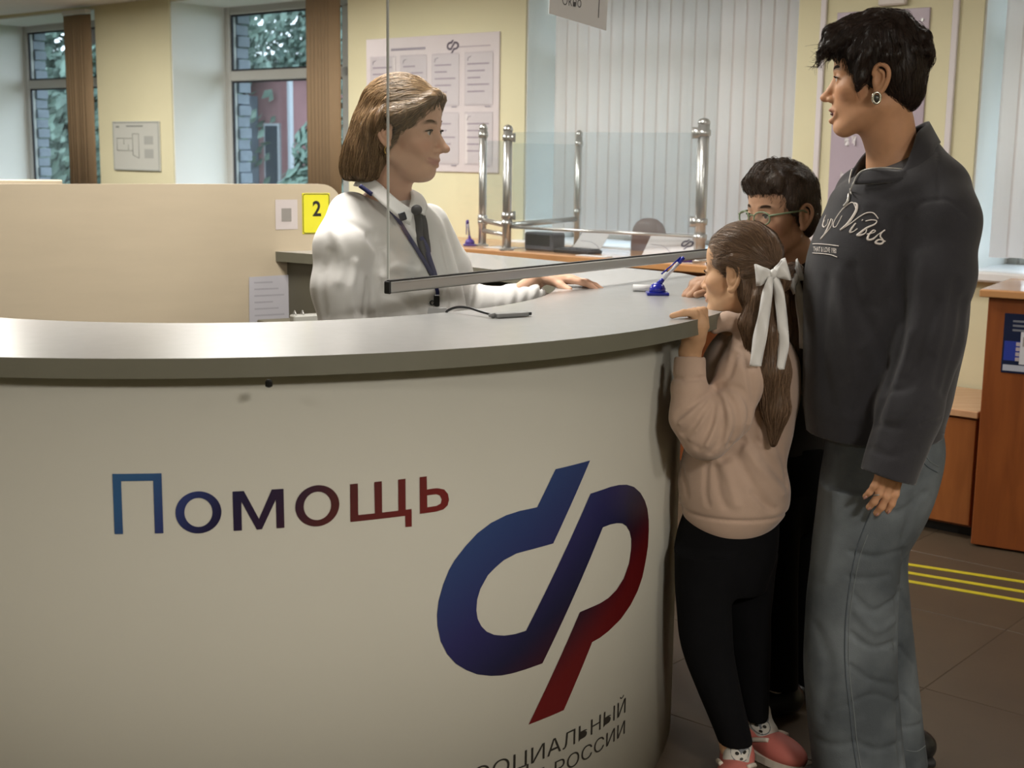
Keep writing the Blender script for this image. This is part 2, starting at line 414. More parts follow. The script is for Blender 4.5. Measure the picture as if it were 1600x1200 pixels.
cd = thing('reception_desk', 'curved cream reception desk front printed with large lettering and emblem', 'reception desk', (DC.x, DC.y, 0))
def dp(s, z, lift=0.0): 
    th = s / R_DR; return Vector((DC.x + (R_DR + lift) * math.sin(th), DC.y - (R_DR + lift) * math.cos(th), z))
def shell(bm, c, r0, r1, a0, a1, z0, z1, step=1.5):
    A = np.radians(np.arange(a0, a1 + .01, step)); rings = []
    for th in A:
        rings.append([bm.verts.new((c.x + r * math.sin(th), c.y - r * math.cos(th), z)) for r, z in ((r1, z0), (r1, z1), (r0, z1), (r0, z0))])
    for P, Q in zip(rings, rings[1:]):
        for k in range(4): bm.faces.new((P[k], Q[k], Q[(k + 1) % 4], P[(k + 1) % 4]))
    bm.faces.new(rings[0]); bm.faces.new(rings[-1][::-1])
    bmesh.ops.recalc_face_normals(bm, faces=bm.faces[:])
bm = bmesh.new(); shell(bm, DC, R_DR - .018, R_DR, -98, 118, 0, HT - TT - .001)
put('front_panel', bm, M_drum, cd, smooth=False)
for p in cd.children[0].data.polygons: p.use_smooth = abs(p.normal.z) < .5
bm = bmesh.new(); shell(bm, DC, R_DR - .24, R_DR - .222, -98, 122, 0, HT - TT - .001); put('inner_panel', bm, M_inside, cd)
bm = bmesh.new()
for a_, b_ in ((outer[-1], leg_end),):
    d_ = (b_ - a_).normalized(); nn = Vector((-d_.y, d_.x, 0)); c_ = (a_ + b_) / 2 - chn * .10; box(bm, (c_.x, c_.y, (HT - TT) / 2), d_, nn, Zv, (b_ - a_).length / 2 - .02, .009, (HT - TT) / 2 - .001)
a_, b_ = inner_leg[2], inner_leg[0]; d_ = (b_ - a_).normalized(); nn = Vector((-d_.y, d_.x, 0)); c_ = (a_ + b_) / 2 + chn * .05
box(bm, (c_.x, c_.y, (HT - TT) / 2), d_, nn, Zv, (b_ - a_).length / 2 - .02, .009, (HT - TT) / 2 - .001)
put('back_leg_panels', bm, M_inside, cd)

# ---- printing on the front: the word, the emblem, the two lines of small text
def M_print(): return mat('printed_gradient', (1, 1, 1), rough=.35, attr='ink')
def lerp3(stops, g):
    for (g0, c0), (g1, c1) in zip(stops, stops[1:]):
        if g <= g1: 
            k = min(max((g - g0) / (g1 - g0), 0), 1); return tuple(a + (b - a) * k for a, b in zip(c0, c1))
    return stops[-1][1]
def print_shape(name, loops, colour, lift=.0012, cell=.03, parent=cd, m=None):
    bm = bmesh.new(); flatpoly(bm, [[Vector((a, b, 0)) for a, b in lp] for lp in loops])
    xs = [v.co.x for v in bm.verts]; ys = [v.co.y for v in bm.verts]
    for ax, lo, hi in ((0, min(xs), max(xs)), (1, min(ys), max(ys))):
        c = math.ceil(lo / cell) * cell
        while c < hi:
            no = (1, 0, 0) if ax == 0 else (0, 1, 0); co = (c, 0, 0) if ax == 0 else (0, c, 0)
            bmesh.ops.bisect_plane(bm, geom=bm.verts[:] + bm.edges[:] + bm.faces[:], plane_co=co, plane_no=no); c += cell
    cols = [colour(v.co.x, v.co.y) for v in bm.verts]
    for v in bm.verts: v.co = dp(v.co.x, v.co.y, lift)
    bmesh.ops.recalc_face_normals(bm, faces=bm.faces[:])
    o = put(name, bm, m or M_print(), parent)
    a = o.data.attributes.new('ink', 'FLOAT_COLOR', 'POINT')
    for i, c in enumerate(cols): a.data[i].color = (*c, 1)
    return o
def ring(c, rx, rz, n=40, tilt=0.0): return [(c[0] + rx * math.cos(2 * PI * k / n), c[1] + rz * math.sin(2 * PI * k / n)) for k in range(n)]
WORD = [(0.0, (.030, .105, .25)), (.16, (.028, .045, .17)), (.30, (.012, .010, .05)), (.48, (.022, .006, .030)), (.62, (.07, .010, .012)), (1, (.17, .012, .012))]
def wordcol(s, z): return lerp3(WORD, (s - .09) / .59 + (.80 - z) * 1.3)
LET = [
 ('letter_pe', [[(.0912,.8685),(.171,.8685),(.171,.7650),(.1572,.7650),(.1572,.8560),(.105,.8560),(.105,.7650),(.0912,.7650)]]),
 ('letter_o', [ring((.2294, .7992), .0377, .0366), ring((.2294, .7992), .0231, .0252)]),
 ('letter_em', [[(.2862,.8330),(.3050,.8330),(.3293,.7826),(.3517,.8330),(.3715,.8330),(.3720,.7642),(.3587,.7642),(.3582,.8150),(.3339,.7642),(.3252,.7642),(.3004,.8150),(.3004,.7642),(.2867,.7642)]]),
 ('letter_o', [ring((.4296, .7985), .0385, .0366), ring((.4296, .7985), .0240, .0252)]),
 ('letter_shcha', [[(.4876,.8320),(.5016,.8320),(.5020,.7753),(.5328,.7753),(.5318,.8320),(.5458,.8320),(.5462,.7753),(.5772,.7753),(.5767,.8320),(.5908,.8320),(.5912,.7753),(.6028,.7753),(.6030,.7429),(.5907,.7434),(.5903,.7642),(.4878,.7642)]]),
 ('letter_soft_sign', [[(.6186,.8317),(.6326,.8317),(.633,.8074),(.6443,.8077),(.6545,.8073),(.6684,.8031),(.6761,.7938),(.6783,.783),(.6755,.7725),(.6663,.7660),(.6501,.7642),(.6192,.7642)],
                       [(.6334,.7964),(.6443,.7967),(.6523,.7964),(.6596,.7932),(.6634,.785),(.6611,.7779),(.6524,.7747),(.6338,.7745)]]),
]
for nm, lp in LET: print_shape(nm, lp, wordcol)
LOGO = [(.9337,.8037),(1.0397,.8037),(.931,.6560),(.8553,.6557),(.8337,.6552),(.8024,.6478),(.7822,.637),(.765,.6253),(.7481,.6019),(.7411,.5824),(.7396,.562),(.7426,.5447),(.7514,.5283),(.7639,.5152),(.7816,.505),(.8048,.4982),(.8312,.4952),(.8607,.4952),(1.0439,.7350),(1.1165,.7350),(1.1512,.7321),(1.1837,.726),(1.2194,.7136),(1.2532,.6935),(1.2784,.6714),(1.2955,.6485),(1.3064,.6197),(1.3086,.5951),(1.3063,.562),(1.2945,.5303),(1.2786,.4995),(1.2539,.4754),(1.2199,.4541),(1.1755,.4362),(1.1235,.4244),(1.0915,.4198),(1.0627,.4185),(.9725,.2998),(.8717,.2998),(1.0178,.4947),(1.0881,.4947),(1.1199,.4974),(1.1535,.5064),(1.1834,.5227),(1.2069,.5499),(1.2152,.5788),(1.2143,.6019),(1.2049,.6206),(1.1891,.6358),(1.1697,.6461),(1.1465,.6518),(1.1205,.6549),(1.0911,.6553),(.9069,.4170),(.8601,.4166),(.8272,.4173),(.8007,.4196),(.7751,.4248),(.7427,.4355),(.7184,.4493),(.6949,.4669),(.6763,.4894),(.6626,.5168),(.6557,.5469),(.6546,.5696),(.6578,.5955),(.667,.6244),(.6790,.6500),(.6911,.6671),(.714,.6899),(.7397,.7102),(.7711,.7255),(.8061,.7343),(.8402,.7373),(.885,.7368)]
EMB = [(-.55, (.035, .13, .30)), (-.30, (.030, .075, .22)), (-.10, (.022, .022, .105)), (.0, (.010, .010, .040)), (.055, (.030, .006, .016)), (.12, (.11, .006, .007)), (.4, (.13, .007, .008))]
def embcol(s, z):
    # a dark line crosses the mark from upper right to lower left; blue above it, red below
    g = (s - 1.25) * .42 + (.675 - z) * .80
    return lerp3(EMB, g if s < 1.19 else g + .02)
print_shape('emblem', [LOGO], embcol, cell=.02)
M_ink = mat('black_ink', (.018, .016, .012), rough=.5)
def drum_text(name, body, s_right, z, cap, width, part=None):
    me = text_mesh(body, 1.0, bold=-.006); xs = [v.co.x for v in me.vertices]; ys = [v.co.y for v in me.vertices]
    capu = .727; kx = width / (max(xs) - min(xs)); x1 = max(xs)
    me2 = bmesh.new(); me2.from_mesh(me); bpy.data.meshes.remove(me)
    if part is not None:                                    # one word of the line: cut at the widest gap
        sx = sorted(xs); gap = max(range(len(sx) - 1), key=lambda i: sx[i + 1] - sx[i]); cut = (sx[gap] + sx[gap + 1]) / 2
        bmesh.ops.delete(me2, geom=[v for v in me2.verts if (v.co.x > cut) != bool(part)], context='VERTS')
    for v in me2.verts: v.co = dp(s_right + (v.co.x - x1) * kx, z + v.co.y * cap / capu, .0012)
    return put(name, me2, M_ink, cd)
drum_text('small_text', 'СОЦИАЛЬНЫЙ', 1.2095, .2145, .0340, .4760)
drum_text('small_text', 'ФОНД РОССИИ', 1.2095, .1660, .0310, .4760, part=0)
drum_text('small_text', 'ФОНД РОССИИ', 1.2095, .1660, .0310, .4760, part=1)

# ================================================================== THINGS ON THE WORKTOP
M_blue = mat('blue_plastic', (.012, .022, .36), rough=.25, coat=.3)
M_clear = mat('pale_plastic', (.72, .75, .85), rough=.2)
def pen_stand(base, label, col, tip, s=1.0, pencol=None):
    t = thing('pen_stand', label, 'pen stand', base)
    b = Vector(base)
    bm = bmesh.new(); box(bm, b + Vector((0, 0, .004 * s)), X, Y, Zv, .027 * s, .021 * s, .004 * s, bevel=.003 * s, seg=2); put('base', bm, col, t)
    bm = bmesh.new(); lathe(bm, [(.020 * s, .008 * s), (.020 * s, .016 * s), (.016 * s, .024 * s), (.009 * s, .029 * s), (.002 * s, .0305 * s)], b, 20); put('socket', bm, col, t, smooth=True)
    tip = Vector(tip); d = (tip - b - Vector((0, 0, .024 * s)))
    p0 = b + Vector((0, 0, .024 * s)); L = d.length; d.normalize()
    tubeo('holder', [p0, p0 + d * L * .16, p0 + d * L * .22], [.007 * s, .006 * s, .0045 * s], col, t, n=10)
    tubeo('pen_barrel', [p0 + d * L * .2, p0 + d * L * .82], .0044 * s, pencol or M_clear, t, n=10)
    tubeo('pen_cap', [p0 + d * L * .80, p0 + d * L * .98, p0 + d * L], [.0052 * s, .0052 * s, .003 * s], col, t, n=10)
    sd = d.cross(Y).normalized()
    tubeo('pen_clip', [p0 + d * L * .95 + sd * .006 * s, p0 + d * L * .55 + sd * .009 * s, p0 + d * L * .28 + sd * .012 * s], .0022 * s, col, t, n=6)
    return t
bpen = atz(1027, 461, HT)
pen_stand(bpen, 'blue pen stand with a slanting pen on the grey worktop beside the girl', M_blue, at(1069, 402, bpen.y - .01))
a_ = atz(989, 455, HT) + Vector((0, 0, .0085)); b_ = a_ + Vector((.052, -.012, 0))
pr = thing('paper_roll', 'short white paper roll lying left of the blue pen stand', 'paper roll', (a_ + b_) / 2 - Vector((0, 0, .0085)))
tubeo('roll', [a_, b_], .0085, mat('white_paper', (.78, .78, .79), rough=.7), pr, n=18)
tubeo('core', [a_ - (b_ - a_).normalized() * .0008, a_ + (b_ - a_) * .02], .003, mat('card_core', (.4, .36, .3), rough=.8), pr, n=10)
# cable with a flat plug
cb = thing('cable', 'black cable ending in a flat grey plug on the worktop edge by the lanyard', 'cable', atz(760, 492, HT))
p_a, p_b = atz(772, 497, HT), atz(822, 494, HT); dd = (p_b - p_a).normalized(); nn = Vector((-dd.y, dd.x, 0))
bm = bmesh.new(); box(bm, (p_a + p_b) / 2 + Vector((0, 0, .0055)), dd, nn, Zv, (p_b - p_a).length / 2, .0125, .0045, bevel=.003, seg=2); put('plug_body', bm, mat('grey_plastic', (.20, .20, .20), rough=.4), cb)
bm = bmesh.new(); box(bm, p_b + dd * .0045 + Vector((0, 0, .0055)), dd, nn, Zv, .005, .008, .003, bevel=.001); put('plug_tip', bm, mat('black_plastic', (.012, .012, .014), rough=.35), cb)
cpts = [p_a + Vector((0, 0, .006)), at(752, 487, p_a.y + .02), at(733, 481, p_a.y + .045), at(715, 480, p_a.y + .07), at(702, 484, p_a.y + .085), at(697, 489, p_a.y + .09), at(696, 500, p_a.y + .14)]
tubeo('wire', spline(cpts, 6), .0028, MATS['black_plastic'], cb, n=8)
tubeo('wire_sleeve', [p_a + Vector((0, 0, .0055)), p_a - dd * .012 + Vector((0, 0, .0065))], [.0055, .0035], MATS['grey_plastic'], cb, n=8)

# ================================================================== HANGING SCREEN
GD = Vector((.682, .91, 0)).normalized(); GN = Vector((GD.y, -GD.x, 0)); G0 = Vector((-.262, 2.79, 0)); GL = 1.405
M_alu = mat('brushed_aluminium', (.50, .50, .49), rough=.38, metal=.75)
M_black = mat('black_gasket', (.012, .012, .012), rough=.5)
gs = thing('glass_screen', 'clear hanging screen with grey bottom rail above the worktop', 'screen', G0 + Vector((0, 0, 1.108)))
def gp(t, z, off=0.0): return G0 + GD * t + GN * off + Vector((0, 0, z))
bm = bmesh.new(); box(bm, gp(GL / 2, 1.725, 0), GD, GN, Zv, GL / 2, .002, .595); put('pane', bm, glass_mat('clear_acrylic', (.95, .96, .96), 1.42, film=.015, filmcol=(.75, .78, .80)), gs)
bm = bmesh.new(); box(bm, gp(GL / 2, 1.1215, 0), GD, GN, Zv, GL / 2, .008, .0125, bevel=.005, seg=3); put('bottom_rail', bm, M_alu, gs, smooth=False)
bm = bmesh.new(); box(bm, gp(GL / 2, 1.1355, .0), GD, GN, Zv, GL / 2, .0045, .0015); put('rail_gasket', bm, M_black, gs)
bm = bmesh.new(); box(bm, gp(-.002, 1.122, 0), GD, GN, Zv, .003, .0088, .0135, bevel=.002); put('end_cap', bm, M_black, gs)
bm = bmesh.new(); box(bm, gp(0, 1.73, 0), GD, GN, Zv, .0015, .0024, .59); put('polished_edge', bm, mat('acrylic_edge', (.62, .64, .62), rough=.3), gs)
for t in (.2, GL - .2):
    bm = bmesh.new(); box(bm, gp(t, 2.305, 0), GD, GN, Zv, .015, .008, .02, bevel=.003); put('clamp', bm, M_alu, gs)
    tubeo('suspension_wire', [gp(t, 2.32), gp(t, CEIL)], .0015, M_alu, gs, n=6)
sg = thing('hanging_notice', 'white paper notice stuck high on the hanging screen', 'notice', gp(.68, 1.71, .004))
M_paper = MATS['white_paper']
def sheet(name, p00, p10, p11, p01, m, parent, th=.0006):
    ps = [Vector(p) for p in (p00, p10, p11, p01)]; n_ = (ps[1] - ps[0]).cross(ps[3] - ps[0]).normalized() * th
    bm = bmesh.new(); A = [bm.verts.new(p) for p in ps]; B = [bm.verts.new(p + n_) for p in ps]
    bm.faces.new(A[::-1]); bm.faces.new(B)
    for k in range(4): bm.faces.new((A[k], A[(k + 1) % 4], B[(k + 1) % 4], B[k]))
    bmesh.ops.recalc_face_normals(bm, faces=bm.faces[:])
    return put(name, bm, m, parent)
o4 = .0035
sheet('sheet', gp(.556, 1.727, o4), gp(.803, 1.707, o4), gp(.815, 1.90, o4), gp(.565, 1.92, o4), M_paper, sg, th=.0006)
text_on('notice_text', 'Окно', gp(.607, 1.752, o4 + .0012), GD, Zv, .034, mat('grey_ink', (.16, .16, .17), rough=.6), sg)
tubeo('printed_line', [gp(.766, 1.735, o4 + .0010), gp(.772, 1.86, o4 + .0010)], .0012, MATS['grey_ink'], sg, n=5)

# ================================================================== PARTITION, SHELF AND WHAT HANGS THERE
PD = Vector((math.cos(math.radians(31)), math.sin(math.radians(31)), 0)); PN = Vector((-PD.y, PD.x, 0)); P0 = Vector((-.8, 4.47, 0))
M_beech = mat('beech_laminate', (.56, .475, .345), rough=.5, noise=.03, nscale=5, stretch=(1, 1, 6))
M_beech_edge = mat('pale_beech_edge', (.70, .58, .42), rough=.5)
def pp(t, z, off=0.0): return P0 + PD * t + PN * off + Vector((0, 0, z))
pt = thing('partition', 'pale beech partition with a rounded corner and a yellow number plate', 'partition', pp(-.6, 0, .01))
TOPZ = 1.292; prof = [(-1.35, 0), (.245, 0)]
rr = .075
prof += [(.245 - rr + rr * math.cos(a), TOPZ - rr + rr * math.sin(a)) for a in np.radians(np.arange(0, 91, 10))] + [(-1.35, TOPZ)]
bm = bmesh.new()
A = [bm.verts.new(pp(t, z, 0)) for t, z in prof]; B = [bm.verts.new(pp(t, z, .022)) for t, z in prof]
bm.faces.new(A); bm.faces.new(B[::-1])
side = [bm.faces.new((A[k], B[k], B[(k + 1) % len(A)], A[(k + 1) % len(A)])) for k in range(len(A))]
bmesh.ops.recalc_face_normals(bm, faces=bm.faces[:])
o_ = put('panel', bm, M_beech, pt); o_.data.materials.append(M_beech_edge)
for p in o_.data.polygons:
    if len(p.vertices) == 4: p.material_index = 1
# a second divider farther back
p2 = thing('partition', 'beech divider showing as a thin strip behind the top of the nearer partition', 'partition', at(40, 281, 5.6) * 1)
c_ = at(-60, 280.5, 5.6); e_ = at(97, 280.5, 5.72); zt_ = (c_.z + e_.z) / 2; c_.z = e_.z = 0; d_ = (e_ - c_).normalized(); n_ = Vector((-d_.y, d_.x, 0))
p2.location = c_
bm = bmesh.new(); box(bm, (c_ + e_) / 2 + Vector((0, 0, zt_ / 2)), d_, n_, Zv, (e_ - c_).length / 2, .011, zt_ / 2, bevel=.004); put('panel', bm, M_beech, p2)
# yellow number plate
M_yel = mat('yellow_plate', (.83, .78, .04), rough=.35)
pl = thing('number_plate', 'yellow plate with black figure 2 on the partition corner', 'sign', pp(.15, 1.125, -.003))
t0, t1, z0, z1 = .100, .200, 1.125, 1.262
bm = bmesh.new(); box(bm, pp((t0 + t1) / 2, (z0 + z1) / 2, -.0015), PD, PN, Zv, (t1 - t0) / 2, .0015, (z1 - z0) / 2, bevel=.001); put('plate', bm, M_yel, pl)
def frame_loop(t0, t1, z0, z1, r, off, n=5):
    pts = []
    for cx, cz, a0 in ((t1 - r, z1 - r, 0), (t0 + r, z1 - r, 90), (t0 + r, z0 + r, 180), (t1 - r, z0 + r, 270)):
        for k in range(n): a = math.radians(a0 + 90 * k / (n - 1)); pts.append(pp(cx + r * math.cos(a), cz + r * math.sin(a), off))
    return pts
tubeo('printed_border', frame_loop(t0 + .003, t1 - .003, z0 + .003, z1 - .003, .008, -.0032), .0013, M_ink, pl, n=5, closed=True)
me = text_mesh('2', .070, bold=.0017, align='CENTER'); Mx = Matrix(((PD.x * .9, 0, -PN.x, 0), (PD.y * .9, 0, -PN.y, 0), (0, 1, 0, 0), (0, 0, 0, 1))); Mx.translation = pp(.152, 1.186, -.0036); me.transform(Mx); me.transform(world_of(pl).inverted()); link('figure_two', me, M_ink, pl)
cd_ = thing('paper_card', 'small white paper card left of the yellow number plate', 'paper', pp(.04, 1.142, -.001))
sheet('card', pp(.005, 1.142, -.0012), pp(.083, 1.142, -.0012), pp(.083, 1.241, -.0012), pp(.005, 1.241, -.0012), mat('card_paper', (.62, .56, .55), rough=.7), cd_)
sheet('printed_square', pp(.026, 1.168, -.0022), pp(.061, 1.168, -.0022), pp(.061, 1.212, -.0022), pp(.026, 1.212, -.0022), mat('grey_print', (.30, .28, .26), rough=.8), cd_, th=.0003)
# printed notice hanging low on the partition, partly in the shelf's shadow
nt_ = thing('paper_notice', 'white printed notice taped low on the partition under the shelf', 'paper', pp(-.02, .80, -.002))
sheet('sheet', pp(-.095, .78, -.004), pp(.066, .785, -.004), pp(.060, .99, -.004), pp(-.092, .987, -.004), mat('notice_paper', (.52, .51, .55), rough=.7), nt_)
for k in range(7):
    z_ = .965 - .022 * k
    sheet('text_line', pp(-.075, z_, -.0046), pp(-.01 + .02 * (k % 3), z_, -.0046), pp(-.01 + .02 * (k % 3), z_ + .005, -.0046), pp(-.075, z_ + .005, -.0046), mat('faint_print', (.40, .39, .43), rough=.8), nt_, th=.0002)
for k in range(3):
    bm = bmesh.new(); c_ = pp(.043, .945 - .055 * k, -.0044); A = [bm.verts.new(c_ + PD * .014 * math.cos(w) + Zv * .018 * math.sin(w)) for w in np.linspace(0, 2 * PI, 16, endpoint=False)]; bm.faces.new(A); put('printed_dot', bm, mat('notice_dot', (.30, .29, .31), rough=.8), nt_)
# open binder on the inner desk behind the worktop
bn = thing('ring_binder', 'grey ring binder lying behind the worktop beside the notice', 'binder', at(475, 498, 4.1))
c_ = at(482, 497, 4.1); bm = bmesh.new(); box(bm, c_, PD, PN, Zv, .055, .02, .012, bevel=.004); put('spine', bm, mat('grey_card', (.42, .42, .39), rough=.5), bn)
for dx in (-.045, -.02):
    q0 = c_ + PD * dx + Vector((0, 0, .012)); tubeo('ring', [q0 + PN * (-.012) , q0 + Vector((0, 0, .012)), q0 + PN * .012], .0022, M_alu, bn, n=6)
# desk under the binder inside the ring
sd_ = thing('inner_desk', 'low olive desk inside the round reception, behind the standing clerk', 'desk', (c_.x, c_.y, 0))
bm = bmesh.new(); box(bm, Vector((c_.x + .02, c_.y + .03, c_.z - .026)), PD, PN, Zv, .15, .12, .012, bevel=.003); put('desk_top', bm, M_inside, sd_)
bm = bmesh.new(); box(bm, Vector((c_.x + .02, c_.y + .03, (c_.z - .04) / 2)), PD, PN, Zv, .13, .10, (c_.z - .04) / 2, bevel=.003); put('desk_body', bm, M_inside, sd_)

# ================================================================== ON THE WINDOW WALL
M_lilac = mat('lilac_board', (.68, .62, .64), rough=.3, noise=.02)
M_print2 = mat('faint_grey_print', (.33, .30, .36), rough=.7)
def wsheet(name, t0, t1, z0, z1, off, m, parent, th=.0008):   # t runs to the left, so t1 > t0 is the left edge
    return wbox(name, t0, t1, z0, z1, off - th, off, m, parent)
po = thing('information_board', 'pale lilac wall board with rows of page pockets behind the clerk', 'notice board', wp(2.99, 1.30, -.01))
wbox('panel', 2.500, 3.476, 1.302, 2.015, -.010, 0, M_lilac, po, bevel=.002)
M_page = mat('pocket_page', (.72, .67, .68), rough=.5); M_pocket = glass_mat('pocket_film', (.93, .93, .95), 1.5)
bmw = bmesh.new()
for r_ in range(2):
    for c_i in range(4):
        ta = 2.53 + .235 * c_i; zb = 1.335 + .305 * r_
        pk_ = wbox('page', ta + .01, ta + .20, zb + .012, zb + .27, -.0125, -.0105, M_page, po)
        # a bowed clear film over the page
        bm = bmesh.new(); N = 8
        rows = []
        for i in range(N + 1):
            w_ = i / N; bow = .006 * math.sin(PI * w_) + .004 * math.sin(5 * w_ + r_ + c_i)
            rows.append([bm.verts.new(wp(ta + .005 + .2 * w_, zb + .005, -.014 - bow)), bm.verts.new(wp(ta + .005 + .2 * w_, zb + .28, -.0135 - bow * .6))])
        for A_, B_ in zip(rows, rows[1:]): bm.faces.new((A_[0], B_[0], B_[1], A_[1]))
        put('clear_pocket', bm, M_pocket, pk_, smooth=True)
        for k in range(5):
            wl_ = .15 - .03 * ((k * 7 + c_i) % 3)
            wsheet('text_line', ta + .185 - wl_, ta + .185, zb + .215 - .035 * k, zb + .223 - .035 * k, -.0126, mat('pale_print', (.43, .37, .43), rough=.8), pk_, .0003)
        wsheet('printed_tab', ta + .025, ta + .062, zb - .002, zb + .004, -.0126, M_print2, pk_, .0003)
        tq = ta + .185; bm = bmesh.new(); tube(bm, [wp(tq, zb + .235, -.0128), wp(tq - .004, zb + .252, -.0128), wp(tq - .024, zb + .258, -.0128)], .002, 5); put('printed_corner', bm, M_print2, pk_)
wsheet('heading_line', 3.02, 3.28, 1.945, 1.958, -.0103, M_print2, po, .0004)
wsheet('heading_line', 2.56, 2.78, 1.945, 1.951, -.0103, mat('pale_print', (.43, .37, .43)), po, .0004)
LX = [p[0] for p in LOGO]; lw = (max(LX) - min(LX)); lh = .505
def small_emblem(parent, f, m, size):
    bm = bmesh.new(); flatpoly(bm, [[f((a - min(LX)) / lw * size * 1.29, (b - .2998) / lh * size) for a, b in LOGO]]); bmesh.ops.recalc_face_normals(bm, faces=bm.faces[:]); return put('small_emblem', bm, m, parent)
small_emblem(po, lambda a, b: wp(2.865 - a, 1.918 + b, -.0108), mat('dark_print', (.08, .06, .10), rough=.6), .068)

fp = thing('evacuation_plan', 'small white framed floor plan on the yellow pier between windows', 'plan', wp(5.68, 1.257, -.01))
wbox('backing', 5.421, 5.948, 1.257, 1.582, -.012, 0, mat('plan_paper', (.56, .57, .53), rough=.45), fp, bevel=.003)
for q in ((5.425, 5.944, 1.259, 1.267), (5.425, 5.944, 1.572, 1.580), (5.425, 5.433, 1.267, 1.572), (5.936, 5.944, 1.267, 1.572)): wbox('frame_strip', q[0], q[1], q[2], q[3], -.016, -.012, mat('plan_frame', (.40, .42, .40), rough=.4), fp)
M_pl = mat('plan_ink', (.26, .27, .25), rough=.8)
def wl_(t0, z0, t1, z1): tubeo('plan_line', [wp(t0, z0, -.0128), wp(t1, z1, -.0128)], .0022, M_pl, fp, n=4)
for q in ((5.90, 1.47, 5.72, 1.47), (5.90, 1.47, 5.90, 1.39), (5.90, 1.39, 5.72, 1.39), (5.72, 1.36, 5.72, 1.50), (5.72, 1.50, 5.65, 1.50), (5.65, 1.50, 5.65, 1.34), (5.65, 1.34, 5.72, 1.36), (5.82, 1.47, 5.82, 1.43), (5.77, 1.39, 5.77, 1.43)): wl_(*q)
for q in ((5.59, 5.49, 1.43, 1.485), (5.59, 5.49, 1.34, 1.40)): wsheet('legend_block', q[1], q[0], q[2], q[3], -.0122, mat('legend_print', (.40, .41, .39)), fp, .0004)
wsheet('heading_line', 5.60, 5.79, 1.545, 1.555, -.0122, M_pl, fp, .0004); wsheet('heading_line', 5.87, 5.91, 1.54, 1.552, -.0122, M_pl, fp, .0004)

bd = thing('lilac_board', 'plain lilac wall board behind the short-haired woman', 'notice board', wp(.43, 1.10, -.01))
wbox('panel', .227, .632, 1.10, 2.003, -.010, 0, mat('lilac_panel', (.45, .38, .45), rough=.35, noise=.02), bd, bevel=.002)
for t_, z_ in ((.255, 1.955), (.60, 1.955), (.255, 1.47)):
    bm = bmesh.new(); c_ = wp(t_, z_, -.012); tube(bm, [c_ + WN * .002, c_ - WN * .003], .006, 10); put('fixing', bm, M_alu, bd)
for t_, z_, s_ in ((.565, 1.475, .05), (.545, 1.965, .04), (.575, 1.33, .04)):
    bm = bmesh.new(); rows = [[bm.verts.new(wp(t_ - s_ * i / 4, z_ + (-.5 + j / 2) * s_ * .8, -.011 - .008 * math.sin(i * 1.9 + j))) for j in range(3)] for i in range(5)]
    for A_, B_ in zip(rows, rows[1:]):
        for j in range(2): bm.faces.new((A_[j], B_[j], B_[j + 1], A_[j + 1]))
    put('pocket_glint', bm, mat('glint_white', (.75, .72, .75), rough=.2), bd)  # scraps of clear pocket plastic, their glints put in as white colour
jb = thing('junction_box', 'small white box on the wall above the lilac board', 'box', wp(.385, 2.02, -.02))
wbox('cover', .325, .445, 2.018, 2.10, -.03, 0, mat('ivory_box', (.70, .66, .62), rough=.45), jb, bevel=.006)
wbox('conduit', .37, .40, 2.10, CEIL, -.02, 0, MATS['ivory_box'], jb)

# ---- vertical blinds
M_slat = mat('white_blind_fabric', (.70, .70, .72), rough=.75, noise=.04, nscale=30, stretch=(6, 6, .4))
nt2 = M_slat.node_tree; tl = nt2.nodes.new('ShaderNodeBsdfTranslucent'); tl.inputs[0].default_value = (1.0, .93, .88, 1); mx_ = nt2.nodes.new('ShaderNodeMixShader'); mx_.inputs[0].default_value = .7
nt2.links.new(nt2.nodes['Principled BSDF'].outputs[0], mx_.inputs[1]); nt2.links.new(tl.outputs[0], mx_.inputs[2]); nt2.links.new(mx_.outputs[0], nt2.nodes['Material Output'].inputs[0])
M_tan = mat('tan_blind_fabric', (.27, .185, .105), rough=.8, noise=.05, nscale=30, stretch=(6, 6, .4))
def slat_mesh(w, h, curl=.006):
    bm = bmesh.new(); N = 6; rows = []
    for i in range(N + 1):
        k = i / N - .5; off = -curl * (1 - (2 * k) ** 2)
        rows.append([bm.verts.new(WU * k * w + WN * off + Zv * 0), bm.verts.new(WU * k * w + WN * off + Zv * h)])
    for A_, B_ in zip(rows, rows[1:]): bm.faces.new((A_[0], B_[0], B_[1], A_[1]))
    bmesh.ops.recalc_face_normals(bm, faces=bm.faces[:]); bmesh.ops.solidify(bm, geom=bm.faces[:], thickness=.0008)
    me = bpy.data.meshes.new('slat'); bm.to_mesh(me); bm.free()
    for p in me.polygons: p.use_smooth = True
    return me
def blind(t0, t1, z0, off, pitch, w, m, label, seed, yaw=.16, skip=()):
    b = thing('vertical_blind', label, 'blind', wp((t0 + t1) / 2, z0, off)); rng = random.Random(seed)
    wbox('head_rail', t0 - .01, t1 + .01, HEAD - .035, HEAD - .008, off - .02, off + .02, M_white, b)
    me = slat_mesh(w, HEAD - .04 - z0); me.materials.append(m); n = int((t1 - t0) / pitch); base = world_of(b).translation
    for i in range(n):
        if i in skip: continue
        o = bpy.data.objects.new('slat', me); COL.objects.link(o); o.parent = b
        o.location = wp(t0 + pitch * (i + .5), z0 + rng.uniform(-.003, .003), off) - base; o.rotation_euler = (0, 0, yaw + rng.uniform(-.10, .10))
    # weights' linking chain along the bottom
    return b
blind(.828, 2.245, 1.015, .055, .0675, .078, M_slat, 'closed white vertical blind over the window behind the wooden desk', 3)
blind(-1.55, .000, 1.018, .055, .0675, .078, M_slat, 'white vertical blind at the right edge behind the wooden cabinet', 5)
